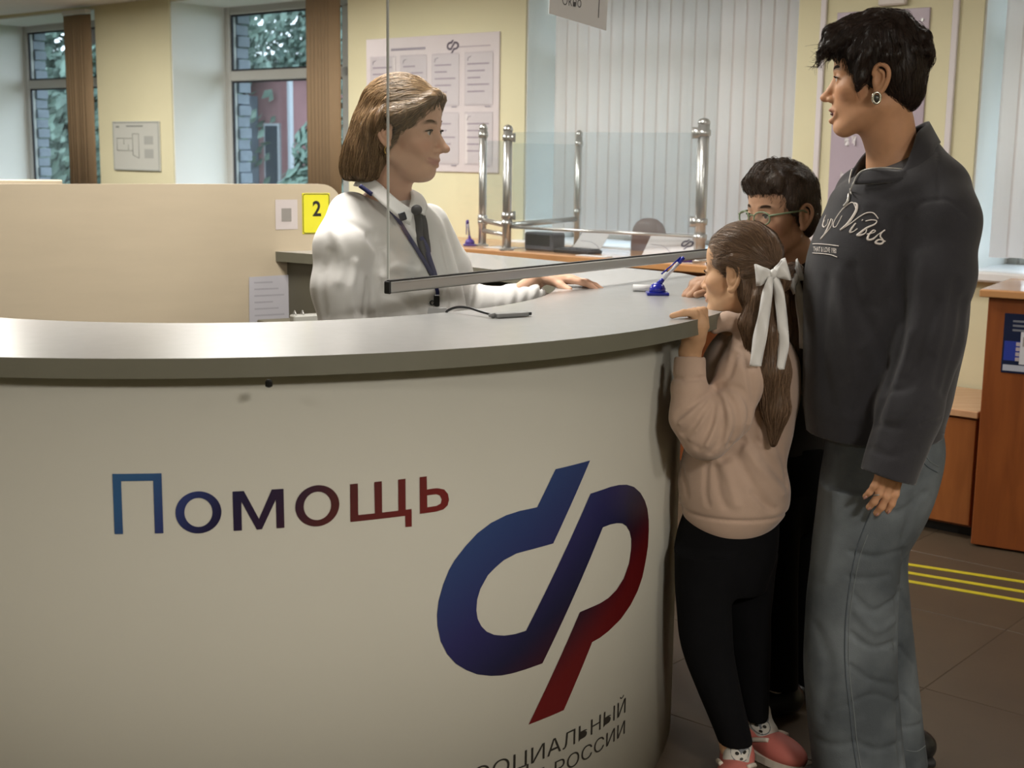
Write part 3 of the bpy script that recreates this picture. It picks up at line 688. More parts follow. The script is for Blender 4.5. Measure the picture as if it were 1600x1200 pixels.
blind(3.690, 3.910, 1.015, -.04, .030, .085, M_tan, 'tan vertical blind drawn aside, by the middle window', 8, yaw=.25)
blind(6.155, 6.420, 1.015, -.04, .032, .085, M_tan, 'tan vertical blind drawn aside, by the leftmost window', 9, yaw=.25)

# ================================================================== WOODEN DESK WITH GLASS, ALONG THE WINDOW WALL
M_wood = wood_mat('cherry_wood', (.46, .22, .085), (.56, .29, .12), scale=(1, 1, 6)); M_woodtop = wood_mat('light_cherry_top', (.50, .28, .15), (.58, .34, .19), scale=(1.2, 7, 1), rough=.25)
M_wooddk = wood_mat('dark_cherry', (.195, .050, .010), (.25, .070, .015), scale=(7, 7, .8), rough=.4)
D0 = atz(1050, 411, .96); D0.z = 0
def dk(t, z, o): return D0 + WU * t + WN * o + Vector((0, 0, z))
ds = thing('wooden_desk', 'cherry wood service desk with chrome posts below the closed blind', 'desk', dk(.6, 0, .3))
def dbox(name, t0, t1, z0, z1, o0, o1, m, parent, bevel=.003): return boxo(name, dk((t0 + t1) / 2, (z0 + z1) / 2, (o0 + o1) / 2), AX, ((t1 - t0) / 2, (o1 - o0) / 2, (z1 - z0) / 2), m, parent, bevel)
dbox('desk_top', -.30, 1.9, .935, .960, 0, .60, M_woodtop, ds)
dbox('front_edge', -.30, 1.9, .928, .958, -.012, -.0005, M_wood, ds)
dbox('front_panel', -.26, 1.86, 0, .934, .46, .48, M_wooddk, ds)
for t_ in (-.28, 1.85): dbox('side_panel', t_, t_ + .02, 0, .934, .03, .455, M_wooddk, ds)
M_chrome = mat('chrome_tube', (.58, .58, .57), rough=.28, metal=.85)
gr = thing('desk_guard', 'chrome post and glass guard standing on the wooden desk', 'glass guard', dk(.5, .96, .2))
def post(t, o, z1, r, clamps):
    p = tubeo('post', [dk(t, .960, o), dk(t, z1, o)], r, M_chrome, gr, n=14)
    bm = bmesh.new(); lathe(bm, [(r * 1.6, .0), (r * 1.6, .006), (r * 1.1, .012)], dk(t, .960, o), 16); put('foot', bm, M_chrome, p)
    bm = bmesh.new(); lathe(bm, [(r * 1.05, 0), (r * 1.1, .01), (r * .8, .022), (r * .2, .028)], dk(t, z1, o), 14); put('cap', bm, M_chrome, p, smooth=True)
    for z_, dx in clamps:
        c_ = dk(t, z_, o); tubeo('clamp', [c_ - Vector((0, 0, .013)), c_ + Vector((0, 0, .013))], r * 1.25, M_chrome, p, n=14)
        if dx: tubeo('clamp_arm', [c_, c_ + Vector((dx, 0, 0))], [r * .9, r * 1.0], M_chrome, p, n=10)
PT = dict(a=(1.20, .16), b=(.935, .03), c=(.86, .47), d=(.00, .21))
post(*PT['a'], 1.515, .019, [(1.49, 0), (1.095, 0), (1.075, 0)])
post(*PT['b'], 1.505, .021, [(1.475, .035), (1.12, .04), (1.085, 0)])
post(*PT['c'], 1.49, .016, [(1.455, 0), (1.13, 0)])
post(*PT['d'], 1.535, .025, [(1.50, -.05), (1.125, -.045), (1.06, 0)])
def rail(a, b, za, zb, r): tubeo('rail', [dk(*[PT[a][0], za, PT[a][1]]), dk(*[PT[b][0], zb, PT[b][1]])], r, M_chrome, gr, n=10)
rail('a', 'b', 1.085, 1.075, .013); rail('a', 'b', 1.035, 1.03, .011); rail('b', 'c', 1.075, 1.095, .013)
rail('b', 'd', 1.068, 1.062, .007)
def pane(a, b, z0, z1):
    p, q = dk(PT[a][0], (z0 + z1) / 2, PT[a][1]), dk(PT[b][0], (z0 + z1) / 2, PT[b][1]); d_ = (q - p).normalized(); L = (q - p).length
    bm = bmesh.new(); box(bm, (p + q) / 2, d_, Vector((-d_.y, d_.x, 0)), Zv, L / 2 - .03, .003, (z1 - z0) / 2); put('pane', bm, glass_mat('guard_glass', (.93, .96, .97), 1.5, film=.05, filmcol=(.72, .76, .8)), gr)
pane('b', 'd', 1.075, 1.50); pane('b', 'c', 1.10, 1.45); pane('a', 'b', 1.095, 1.46)
# things on and behind the wooden desk
def leaflet(t, o, w, h, label, lean=.08, em=True):
    L = thing('leaflet_stand', label, 'leaflet', dk(t, .96, o)); 
    a = dk(t + w / 2, .9605, o); b = dk(t - w / 2, .9605, o); up_ = Zv * h + WN * lean
    sheet('card', a, b, b + up_, a + up_, mat('white_card', (.74, .70, .70), rough=.5), L, th=.002)
    if em: small_emblem(L, lambda x, y: b + WU * (.075 - x) + up_ * (.42 + y / h * .9) - WN * .004, mat('dark_print', (.08, .06, .10)), .048)
    tubeo('printed_curve', spline([a + up_ * .55 - WN * .003 - WU * .02, a + up_ * .5 - WN * .003 - WU * .09, a + up_ * .2 - WN * .003 - WU * .15], 5), .0014, M_print2, L, n=4)
leaflet(.155, .18, .25, .10, 'white leaflet card with small emblem beside the thickest chrome post')
leaflet(.68, .30, .16, .075, 'plain white card standing low behind the glass guard', em=False)
mn = thing('card_terminal', 'dark grey box on the wooden desk right of the middle chrome post', 'terminal', dk(.80, .96, .12))
dbox('body', .72, .89, .961, 1.045, .10, .20, mat('slate_plastic', (.085, .095, .12), rough=.35), mn, bevel=.008); dbox('screen', .735, .875, .985, 1.035, .0985, .0995, mat('dark_screen', (.03, .035, .045), rough=.1), mn, bevel=0)
kb = thing('keyboard', 'low dark keyboard lying between the dark box and the chair', 'keyboard', dk(.60, .96, .15))
dbox('tray', .50, .70, .961, .978, .08, .19, mat('black_plastic', (.012, .012, .014)), kb, bevel=.004)
for i in range(8):
    for j in range(3): dbox('key', .505 + .0235 * i, .525 + .0235 * i, .978, .983, .09 + .03 * j, .115 + .03 * j, mat('key_plastic', (.05, .055, .07), rough=.4), kb, bevel=0)
pa = thing('paper_sheet', 'white paper sheet lying on the wooden desk by the purple pen', 'paper', dk(1.03, .9605, .12))
dbox('sheet', .97, 1.12, .9605, .9625, .08, .20, M_paper, pa, bevel=0)
pb = thing('paper_sheet', 'white paper sheet lying on the wooden desk edge near the keyboard', 'paper', dk(.45, .9605, .1))
dbox('sheet', .36, .52, .9605, .9625, .015, .075, M_paper, pb, bevel=0)
M_pur = mat('purple_plastic', (.07, .035, .28), rough=.3)
bq = dk(1.245, .9605, .12); pen_stand(bq, 'purple pen stand with upright pen at the far left of the wooden desk', M_pur, bq + Vector((-.012, 0, .125)), s=1.15, pencol=mat('grey_pen', (.25, .23, .3), rough=.4))
bq2 = dk(-.06, .9605, .06); pn = thing('ballpoint_pen', 'purple pen lying on the wooden desk edge by the girl', 'pen', bq2)
tubeo('barrel', [bq2 + Vector((-.06, 0, .009)), bq2 + Vector((.0, 0, .009))], .0075, M_pur, pn, n=8); tubeo('grip', [bq2 + Vector((.001, 0, .009)), bq2 + Vector((.03, 0, .009)), bq2 + Vector((.045, 0, .009))], [.008, .008, .003], M_chrome, pn, n=8)
# the clerk's chair behind that desk: padded back, spine, seat, column, foot
ch = thing('office_chair', 'brown rounded chair back behind the glass guard of the wooden desk', 'chair', dk(.50, 0, .36)); cc = dk(.475, 0, .52)
M_lea = mat('brown_leather', (.17, .10, .085), rough=.4, noise=.08)
bm = bmesh.new(); N = 20; rows = []
for s_ in (-1, 1):
    ringv = []
    for k in range(N):
        a = 2 * PI * k / N; ex = .095 * math.copysign(abs(math.cos(a)) ** .7, math.cos(a)); ez = .13 * math.copysign(abs(math.sin(a)) ** .75, math.sin(a))
        ringv.append((ex, ez))
    for sc, of in ((.78, .028), (.95, .018), (1.0, .0)):
        if s_ > 0 and of == 0: continue
        rows.append(([bm.verts.new(cc + WU * x * sc + Zv * (.985 + z * sc) + WN * of * s_) for x, z in ringv], s_ * of))
rows.sort(key=lambda r: r[1]); rows = [r[0] for r in rows]
bm.faces.new(rows[0]); bm.faces.new(rows[-1][::-1])
for A_, B_ in zip(rows, rows[1:]):
    for k in range(N): bm.faces.new((A_[k], A_[(k + 1) % N], B_[(k + 1) % N], B_[k]))
bmesh.ops.recalc_face_normals(bm, faces=bm.faces[:]); put('backrest', bm, M_lea, ch, smooth=True)
tubeo('back_spine', [cc + Zv * .42 , cc + Zv * .86], .018, MATS['black_plastic'], ch, n=8)
bm = bmesh.new(); box(bm, cc - WN * .12 + Zv * .44, WU, WN, Zv, .2, .14, .035, bevel=.02, seg=3); put('seat', bm, M_lea, ch)
tubeo('column', [cc - WN * .12 + Zv * .06, cc - WN * .12 + Zv * .40], .025, MATS['black_metal'], ch, n=10)
for k in range(5):
    a = 2 * PI * k / 5; q0 = cc - WN * .12 + Zv * .06; tubeo('foot', [q0, q0 + Vector((.16 * math.cos(a), .16 * math.sin(a), -.03))], [.02, .012], MATS['black_metal'], ch, n=8)

# ================================================================== CABINET, BENCH, POSTER, FLOOR LINES AT THE RIGHT
CA = atz(1516, 853, 0); CT = atz(1600, 866, 0); cu_ = (CT - CA).normalized(); cn_ = Vector((-cu_.y, cu_.x, 0))
if cn_.y < 0: cn_ = -cn_
CAX = (cu_, cn_, Zv)
cb_ = thing('wooden_counter', 'tall cherry wood counter at the right edge with a dark poster', 'counter', CA + cu_ * .6)
def cbox(name, t0, t1, z0, z1, o0, o1, m, parent, bevel=.003): return boxo(name, CA + cu_ * (t0 + t1) / 2 + cn_ * (o0 + o1) / 2 + Vector((0, 0, (z0 + z1) / 2)), CAX, ((t1 - t0) / 2, (o1 - o0) / 2, (z1 - z0) / 2), m, parent, bevel)
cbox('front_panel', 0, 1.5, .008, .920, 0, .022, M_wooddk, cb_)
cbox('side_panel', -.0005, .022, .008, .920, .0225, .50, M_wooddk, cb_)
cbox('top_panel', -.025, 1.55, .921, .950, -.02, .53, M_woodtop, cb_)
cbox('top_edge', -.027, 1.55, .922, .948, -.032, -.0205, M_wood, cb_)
cbox('plinth', .04, 1.46, 0, .0075, .04, .46, M_black, cb_)
psr = thing('poster', 'dark blue poster with a white phone picture on the cherry wood counter', 'poster', CA + cu_ * .2 + Vector((0, 0, .7)))
M_navy = mat('poster_navy', (.012, .018, .05), rough=.25); M_pblue = mat('poster_blue', (.03, .05, .30), rough=.25)
def cpt(t, z, o): return CA + cu_ * t + cn_ * o + Vector((0, 0, z))
px0, px1, pz0, pz1 = .060, .290, .655, .868
cbox('sheet', px0, px1, pz0, pz1, -.004, -.0005, M_navy, psr, bevel=.0015)
cbox('blue_band', px0 + .006, px1 - .004, pz0 + .045, pz0 + .115, -.0046, -.0041, M_pblue, psr, bevel=0)
cbox('caption_band', px0 + .006, px1 - .004, pz0 + .008, pz0 + .030, -.0046, -.0041, mat('pale_band', (.42, .44, .52), rough=.4), psr, bevel=0)
ph_ = cbox('printed_phone', px0 + .060, px0 + .108, pz0 + .034, pz0 + .150, -.0056, -.0047, mat('phone_white', (.60, .60, .64), rough=.4), psr, bevel=0)
cbox('printed_screen', px0 + .068, px0 + .098, pz0 + .098, pz0 + .132, -.0060, -.0057, mat('grey_print', (.3, .28, .26)), ph_, bevel=0)
for k in range(4): cbox('printed_finger', px0 + .046, px0 + .0595, pz0 + .045 + .018 * k, pz0 + .058 + .018 * k, -.0056, -.0047, mat('print_skin', (.42, .36, .38), rough=.5), psr, bevel=0)
for k in range(3): cbox('text_line', px0 + .03, px0 + .2, pz1 - .030 - .016 * k, pz1 - .023 - .016 * k, -.0046, -.0041, mat('dim_text', (.16, .17, .2), rough=.5), psr, bevel=0)
# a chrome post on that counter, cut by the picture edge
gp2 = thing('chrome_post', 'chrome post with clamp on the cherry wood counter at the right edge', 'post', cpt(.165, .950, .10))
tubeo('post', [cpt(.165, .950, .10), cpt(.165, 1.50, .10)], .018, M_chrome, gp2, n=14)
bm = bmesh.new(); lathe(bm, [(.028, 0), (.028, .006), (.02, .012)], cpt(.165, .950, .10), 16); put('foot', bm, M_chrome, gp2)
tubeo('clamp', [cpt(.165, 1.015, .10), cpt(.165, 1.055, .10)], .0225, M_chrome, gp2, n=14); tubeo('clamp_arm', [cpt(.165, 1.04, .10), cpt(.215, 1.04, .10)], [.016, .018], M_chrome, gp2, n=10)
bm = bmesh.new(); box(bm, cpt(.40, 1.27, .10), cu_, cn_, Zv, .19, .003, .2); put('pane', bm, MATS['guard_glass'], gp2)
# low bench cabinet against the wall
be = thing('low_cabinet', 'low cherry wood bench cabinet under the window beside the tall counter', 'cabinet', wp(.1, 0, -.3))
BF = atz(1480, 836, .0); bo = (BF - W0).dot(WN)
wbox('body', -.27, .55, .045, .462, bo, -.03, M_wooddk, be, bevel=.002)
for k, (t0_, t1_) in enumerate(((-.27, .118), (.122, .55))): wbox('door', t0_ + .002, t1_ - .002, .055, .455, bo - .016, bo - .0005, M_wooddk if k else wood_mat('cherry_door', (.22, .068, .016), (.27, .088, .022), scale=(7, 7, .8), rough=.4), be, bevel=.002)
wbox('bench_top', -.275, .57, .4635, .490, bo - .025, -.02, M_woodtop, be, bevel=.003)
wbox('toe_kick', -.26, .53, 0, .0445, bo + .05, -.05, M_black, be)
# three yellow guide lines on the floor
M_line = mat('yellow_floor_tape', (.55, .46, .02), rough=.5, noise=.1, nscale=40)
for k, (p_, q_, lb) in enumerate((((1380, 876.5), (1640, 916), 'farthest from the viewer'), ((1380, 889), (1640, 932), 'in the middle of the three'), ((1380, 902), (1640, 947), 'nearest the viewer'))):
    a_, b_ = atz(*p_, 0), atz(*q_, 0); d_ = (b_ - a_).normalized(); n_ = Vector((-d_.y, d_.x, 0)); a_ -= d_ * .35; b_ += d_ * .6
    gl_ = thing('floor_line', 'yellow tactile guide line on the floor, ' + lb, 'floor line', a_, group='yellow guide lines on the floor')
    bm = bmesh.new(); box(bm, (a_ + b_) / 2 + Vector((0, 0, .0014)), d_, n_, Zv, (b_ - a_).length / 2, .012, .0013, bevel=.0006); put('strip', bm, M_line, gl_)

# ================================================================== SCULPTING TOOLS (signed distance fields, meshed with OpenVDB)
import openvdb
f32 = np.float32
def NP(v): return np.array(v, dtype=f32)
def pa_(px, py, Y): return NP(at(px, py, Y))
class Sculpt:
    def __init__(s, lo, hi, h, zfine=(), hz=None, xyfine=None):
        """a grid from lo to hi; zfine = z ranges at spacing h, the rest at spacing hz"""
        s.h = h
        s.ax = [np.arange(lo[i], hi[i] + h, h, dtype=f32) for i in (0, 1)]
        if zfine:
            z = lo[2]; zs = []
            while z < hi[2]:
                zs.append(z); z += h if any(a - 1e-6 <= z <= b for a, b in zfine) else hz
            s.ax.append(np.array(zs, dtype=f32))
        else: s.ax.append(np.arange(lo[2], hi[2] + h, h, dtype=f32))
        s.d = np.full([len(a) for a in s.ax], 1.0, dtype=f32)
        s.hm = hz or h
    def block(s, lo, hi, m):
        ix = []
        for i in range(3):
            a = np.searchsorted(s.ax[i], lo[i] - m); b = np.searchsorted(s.ax[i], hi[i] + m)
            if b <= a: return None
            ix.append(slice(a, b))
        return tuple(ix), s.ax[0][ix[0]][:, None, None], s.ax[1][ix[1]][None, :, None], s.ax[2][ix[2]][None, None, :]
    def put(s, fn, lo, hi, k=0.0, op='u'):
        m = max(k, 0) + 4 * s.hm
        if op == 'i': m = 10
        B = s.block(lo, hi, m)
        if B is None: return
        ix, x, y, z = B
        v = fn(x, y, z); v = np.broadcast_to(v, s.d[ix].shape); a = s.d[ix]
        if op == 's': v = -v
        if op == 'u':
            r = np.minimum(a, v)
            if k > 0: q = np.maximum(k - np.abs(a - v), 0) / k; r = r - q * q * (k * .25)
        else:
            r = np.maximum(a, v)
            if k > 0: q = np.maximum(k - np.abs(a - v), 0) / k; r = r + q * q * (k * .25)
        s.d[ix] = r
    # ---- shapes
    def ell(s, c, r, R=None, k=0.0, op='u'):
        c = NP(c); r = NP(r); R_ = np.eye(3, dtype=f32) if R is None else np.array(R, dtype=f32)
        ext = np.sqrt(((R_ * r[None, :]) ** 2).sum(1))
        def fn(x, y, z):
            dx, dy, dz = x - c[0], y - c[1], z - c[2]
            k0 = 0; k1 = 0
            for i in range(3):
                q = (dx * R_[0, i] + dy * R_[1, i] + dz * R_[2, i]) / r[i]; k0 = k0 + q * q; k1 = k1 + (q / r[i]) ** 2
            k0 = np.sqrt(k0); return k0 * (k0 - 1) / np.maximum(np.sqrt(k1), 1e-6)
        s.put(fn, c - ext, c + ext, k, op)
    def cap(s, a, b, ra, rb, k=0.0, op='u', flat=None):
        """tapered capsule; flat = (axis, factor): the section is factor times as thick along that axis"""
        a = NP(a); b = NP(b); rm = max(ra, rb)
        if flat is not None: fa = NP(flat[0]); fa = fa / np.linalg.norm(fa); ff = 1.0 / flat[1]
        def fn(x, y, z):
            px, py, pz = x - a[0], y - a[1], z - a[2]; d = b - a; dd = max(float(d @ d), 1e-9)
            t = np.clip((px * d[0] + py * d[1] + pz * d[2]) / dd, 0, 1)
            qx, qy, qz = px - t * d[0], py - t * d[1], pz - t * d[2]
            if flat is not None:
                w = (qx * fa[0] + qy * fa[1] + qz * fa[2]) * (ff - 1); qx, qy, qz = qx + w * fa[0], qy + w * fa[1], qz + w * fa[2]
            return np.sqrt(qx * qx + qy * qy + qz * qz) - (ra + (rb - ra) * t)
        s.put(fn, np.minimum(a, b) - rm, np.maximum(a, b) + rm, k, op)
    def chain(s, pts, rs, k=0.0, op='u', flat=None):
        if not hasattr(rs, '__len__'): rs = [rs] * len(pts)
        for i in range(len(pts) - 1): s.cap(pts[i], pts[i + 1], rs[i], rs[i + 1], k, op, flat)
    def zloft(s, secs, k=0.0, op='u', n=2.3, ang=0.0):
        """an upright body: sections (z, cx, cy, a, b), each a rounded oval"""
        S = np.array(sorted(secs), dtype=np.float64); zz = S[:, 0]; D = np.linspace(zz[0], zz[-1], 120)
        T = []
        for j in range(1, 5):                                   # monotone-ish cubic through the sections
            m = np.gradient(S[:, j], zz) if len(zz) > 2 else np.full(len(zz), (S[-1, j] - S[0, j]) / (zz[-1] - zz[0]))
            i = np.clip(np.searchsorted(zz, D, 'right') - 1, 0, len(zz) - 2); hh = zz[i + 1] - zz[i]; t = (D - zz[i]) / hh
            T.append((2 * t**3 - 3 * t**2 + 1) * S[i, j] + (t**3 - 2 * t**2 + t) * hh * m[i] + (-2 * t**3 + 3 * t**2) * S[i + 1, j] + (t**3 - t**2) * hh * m[i + 1])
        ca, sa = math.cos(ang), math.sin(ang); mx_ = max(T[2].max(), T[3].max())
        def fn(x, y, z):
            zc = np.clip(z, zz[0], zz[-1]); cx, cy, a, b = [np.interp(zc, D, t).astype(f32) for t in T]
            dx, dy = x - cx, y - cy
            if ang: dx, dy = dx * ca + dy * sa, -dx * sa + dy * ca
            r = np.sqrt(dx * dx + dy * dy) + 1e-6
            q = ((np.abs(dx) / a) ** n + (np.abs(dy) / b) ** n) ** (1.0 / n) + 1e-4
            d = np.where(q < .05, -np.minimum(a, b) * np.ones_like(r), r * (1 - 1 / np.maximum(q, .05)))
            return np.maximum(d, np.abs(z - (zz[0] + zz[-1]) / 2) - (zz[-1] - zz[0]) / 2)
        lo = [min((T[0] - mx_).min(), 1e9), (T[1] - mx_).min(), zz[0]]; hi = [(T[0] + mx_).max(), (T[1] + mx_).max(), zz[-1]]
        s.put(fn, lo, hi, k, op)
    def plane(s, p, n, k=0.0):
        """keep only the side that n points away from"""
        p = NP(p); n = NP(n); n = n / np.linalg.norm(n)
        def fn(x, y, z): return (x - p[0]) * n[0] + (y - p[1]) * n[1] + (z - p[2]) * n[2]
        s.put(fn, [a[0] for a in s.ax], [a[-1] for a in s.ax], k, 'i')
    def crease(s, pts, w, depth):
        """a soft groove (depth > 0) or fold (depth < 0) along a polyline"""
        pts = [NP(p) for p in pts]
        P = np.array(pts); B = s.block(P.min(0), P.max(0), w * 2.6)
        if B is None: return
        ix, x, y, z = B; best = None
        for a, b in zip(pts, pts[1:]):
            px, py, pz = x - a[0], y - a[1], z - a[2]; d = b - a
            t = np.clip((px * d[0] + py * d[1] + pz * d[2]) / max(float(d @ d), 1e-9), 0, 1)
            q = (px - t * d[0]) ** 2 + (py - t * d[1]) ** 2 + (pz - t * d[2]) ** 2
            best = q if best is None else np.minimum(best, q)
        s.d[ix] += depth * np.exp(-best / (w * w))
    def surf(s, px, py):
        """first point of the shape met by the line of sight through a spot"""
        d = np.array(ray(px, py), dtype=np.float64); d /= d[1]; t = np.arange(s.ax[1][0], s.ax[1][-1], s.h * .5)
        P = np.array(CAM)[None, :] + d[None, :] * t[:, None]; ix = []
        ok = np.ones(len(t), bool)
        for i in range(3):
            k = np.searchsorted(s.ax[i], P[:, i]); ok &= (k > 0) & (k < len(s.ax[i])); ix.append(np.clip(k, 0, len(s.ax[i]) - 1))
        v = np.where(ok, s.d[ix[0], ix[1], ix[2]], 1.0); w = np.nonzero(v < 0)[0]
        return None if len(w) == 0 else NP(P[w[0]])
    def fold(s, pix, w, depth):
        """a groove (depth > 0) or ridge running over the visible surface along a line of spots"""
        P = [s.surf(p.x, p.y) for p in spline([Vector((x, y, 0)) for x, y in pix], 4)]; P = [p for p in P if p is not None]
        run = []
        for p in P:
            if run and np.linalg.norm(p - run[-1]) > .04:
                if len(run) > 1: s.crease(run, w, depth)
                run = []
            run.append(p)
        if len(run) > 1: s.crease(run, w, depth)
    def wave(s, fn, lo=None, hi=None):
        B = s.block(lo if lo is not None else [a[0] for a in s.ax], hi if hi is not None else [a[-1] for a in s.ax], 0)
        if B is None: return
        ix, x, y, z = B; s.d[ix] += fn(x, y, z)
    def mesh(s, name, m, parent, colour=None, relax=0, largest=False):
        g = openvdb.FloatGrid(1.0 * 3 * s.h); bw = 3 * s.h
        d = np.clip(s.d, -bw, bw); d[0] = d[-1] = bw; d[:, 0] = d[:, -1] = bw; d[:, :, 0] = d[:, :, -1] = bw
        g.copyFromArray(np.ascontiguousarray(d)); pts, quads = g.convertToQuads(0.0)
        W = np.stack([np.interp(pts[:, i], np.arange(len(s.ax[i])), s.ax[i]) for i in range(3)], 1)
        q = quads.astype(np.int64)
        if largest and len(q):
            lab = np.arange(len(W))
            for _ in range(400):
                m_ = lab[q].min(1); old = lab.copy()
                for c in range(4): np.minimum.at(lab, q[:, c], m_)
                lab = lab[lab]
                if (lab == old).all(): break
            keep = np.bincount(lab).argmax(); kf = lab[q[:, 0]] == keep; q = q[kf]; use = np.unique(q); mp = np.zeros(len(W), np.int64); mp[use] = np.arange(len(use)); W = W[use]; q = mp[q]
        if relax:
            E = np.concatenate([q[:, [0, 1]], q[:, [1, 2]], q[:, [2, 3]], q[:, [3, 0]]])
            for it in range(relax):
                A = np.zeros_like(W); n = np.zeros(len(W))
                np.add.at(A, E[:, 0], W[E[:, 1]]); np.add.at(n, E[:, 0], 1); np.add.at(A, E[:, 1], W[E[:, 0]]); np.add.at(n, E[:, 1], 1)
                W = W * .5 + .5 * A / np.maximum(n, 1)[:, None]
        # outward faces
        a, b, c, e = W[q[:, 0]], W[q[:, 1]], W[q[:, 2]], W[q[:, 3]]
        if (np.cross(c - a, e - b) * ((a + c) / 2 - W.mean(0))).sum() < 0: q = q[:, ::-1]
        me = bpy.data.meshes.new(name); inv = np.array(world_of(parent).inverted()) if parent is not None else np.eye(4)
        L = W @ inv[:3, :3].T + inv[:3, 3]
        me.vertices.add(len(L)); me.vertices.foreach_set('co', L.astype(f32).ravel())
        me.loops.add(q.size); me.loops.foreach_set('vertex_index', q.astype(np.int32).ravel())
        me.polygons.add(len(q)); me.polygons.foreach_set('loop_start', np.arange(0, q.size, 4, dtype=np.int32))
        me.polygons.foreach_set('use_smooth', np.ones(len(q), dtype=bool))
        me.update(calc_edges=True); me.validate()
        if colour is not None:
            C = np.ones((len(W), 4), dtype=f32); C[:, :3] = colour(W); at_ = me.attributes.new('Col', 'FLOAT_COLOR', 'POINT'); at_.data.foreach_set('color', C.ravel())
        o = link(name, me, m, parent); o['W'] = 0; del o['W']
        o_world[name + str(id(o))] = None
        LAST['W'], LAST['q'] = W, q
        return o
o_world = {}; LAST = {}
def bvh_last(): return BVHTree.FromPolygons([tuple(p) for p in LAST['W']], [tuple(int(i) for i in f) for f in LAST['q']])
def stamp(bvh, px, py, lift=.001, default=None):
    """the point of a surface that shows at a spot of the picture, lifted a little off it"""
    d = ray(px, py).normalized(); hit, n, i, dist = bvh.ray_cast(CAM, d)
    if hit is None: return default
    if n.dot(d) > 0: n = -n
    return hit + n * lift
def stamped(name, bvh, pix, r, m, parent, lift=.0005, n=6, sub=5, closed=False, flat=None):
    """a thread, seam or ribbon lying on a surface along a line"""
    sp_ = spline([Vector((x, y, 0)) for x, y in pix], sub)
    P = [stamp(bvh, p.x, p.y, lift) for p in sp_]; P = [p for p in P if p is not None]
    if len(P) < 2: return None
    rs = r
    if hasattr(r, '__len__'):
        rs = list(np.interp(np.linspace(0, len(r) - 1, len(P)), np.arange(len(r)), r))
    return tubeo(name, P, rs, m, parent, n=n, closed=closed)
def psec(y, xl, xr, Yd, b, dY=0.0):
    """a section of an upright body from its left and right outline in the picture"""
    L = at(xl, y, Yd); R = at(xr, y, Yd); return ((L.z + R.z) / 2, (L.x + R.x) / 2, Yd + dY, (R.x - L.x) / 2, b)
class Frame:
    """a head's own axes: x to its right, y forward, z up"""
    def __init__(s, o, f, tilt=0.0, roll=0.0, sc=1.0):
        s.o = NP(o); f = Vector((f[0], f[1], 0)).normalized(); r = Vector((f.y, -f.x, 0))
        f2 = f * math.cos(tilt) + Zv * math.sin(tilt); u = r.cross(f2); 
        r2 = r * math.cos(roll) + u * math.sin(roll); u2 = r2.cross(f2)
        s.R = np.array([[r2.x, f2.x, u2.x], [r2.y, f2.y, u2.y], [r2.z, f2.z, u2.z]], dtype=f32); s.s = sc
    def p(s, *q): return s.o + s.R @ (NP(q) * s.s)
    def inv(s, W): return ((W - s.o) @ s.R) / s.s
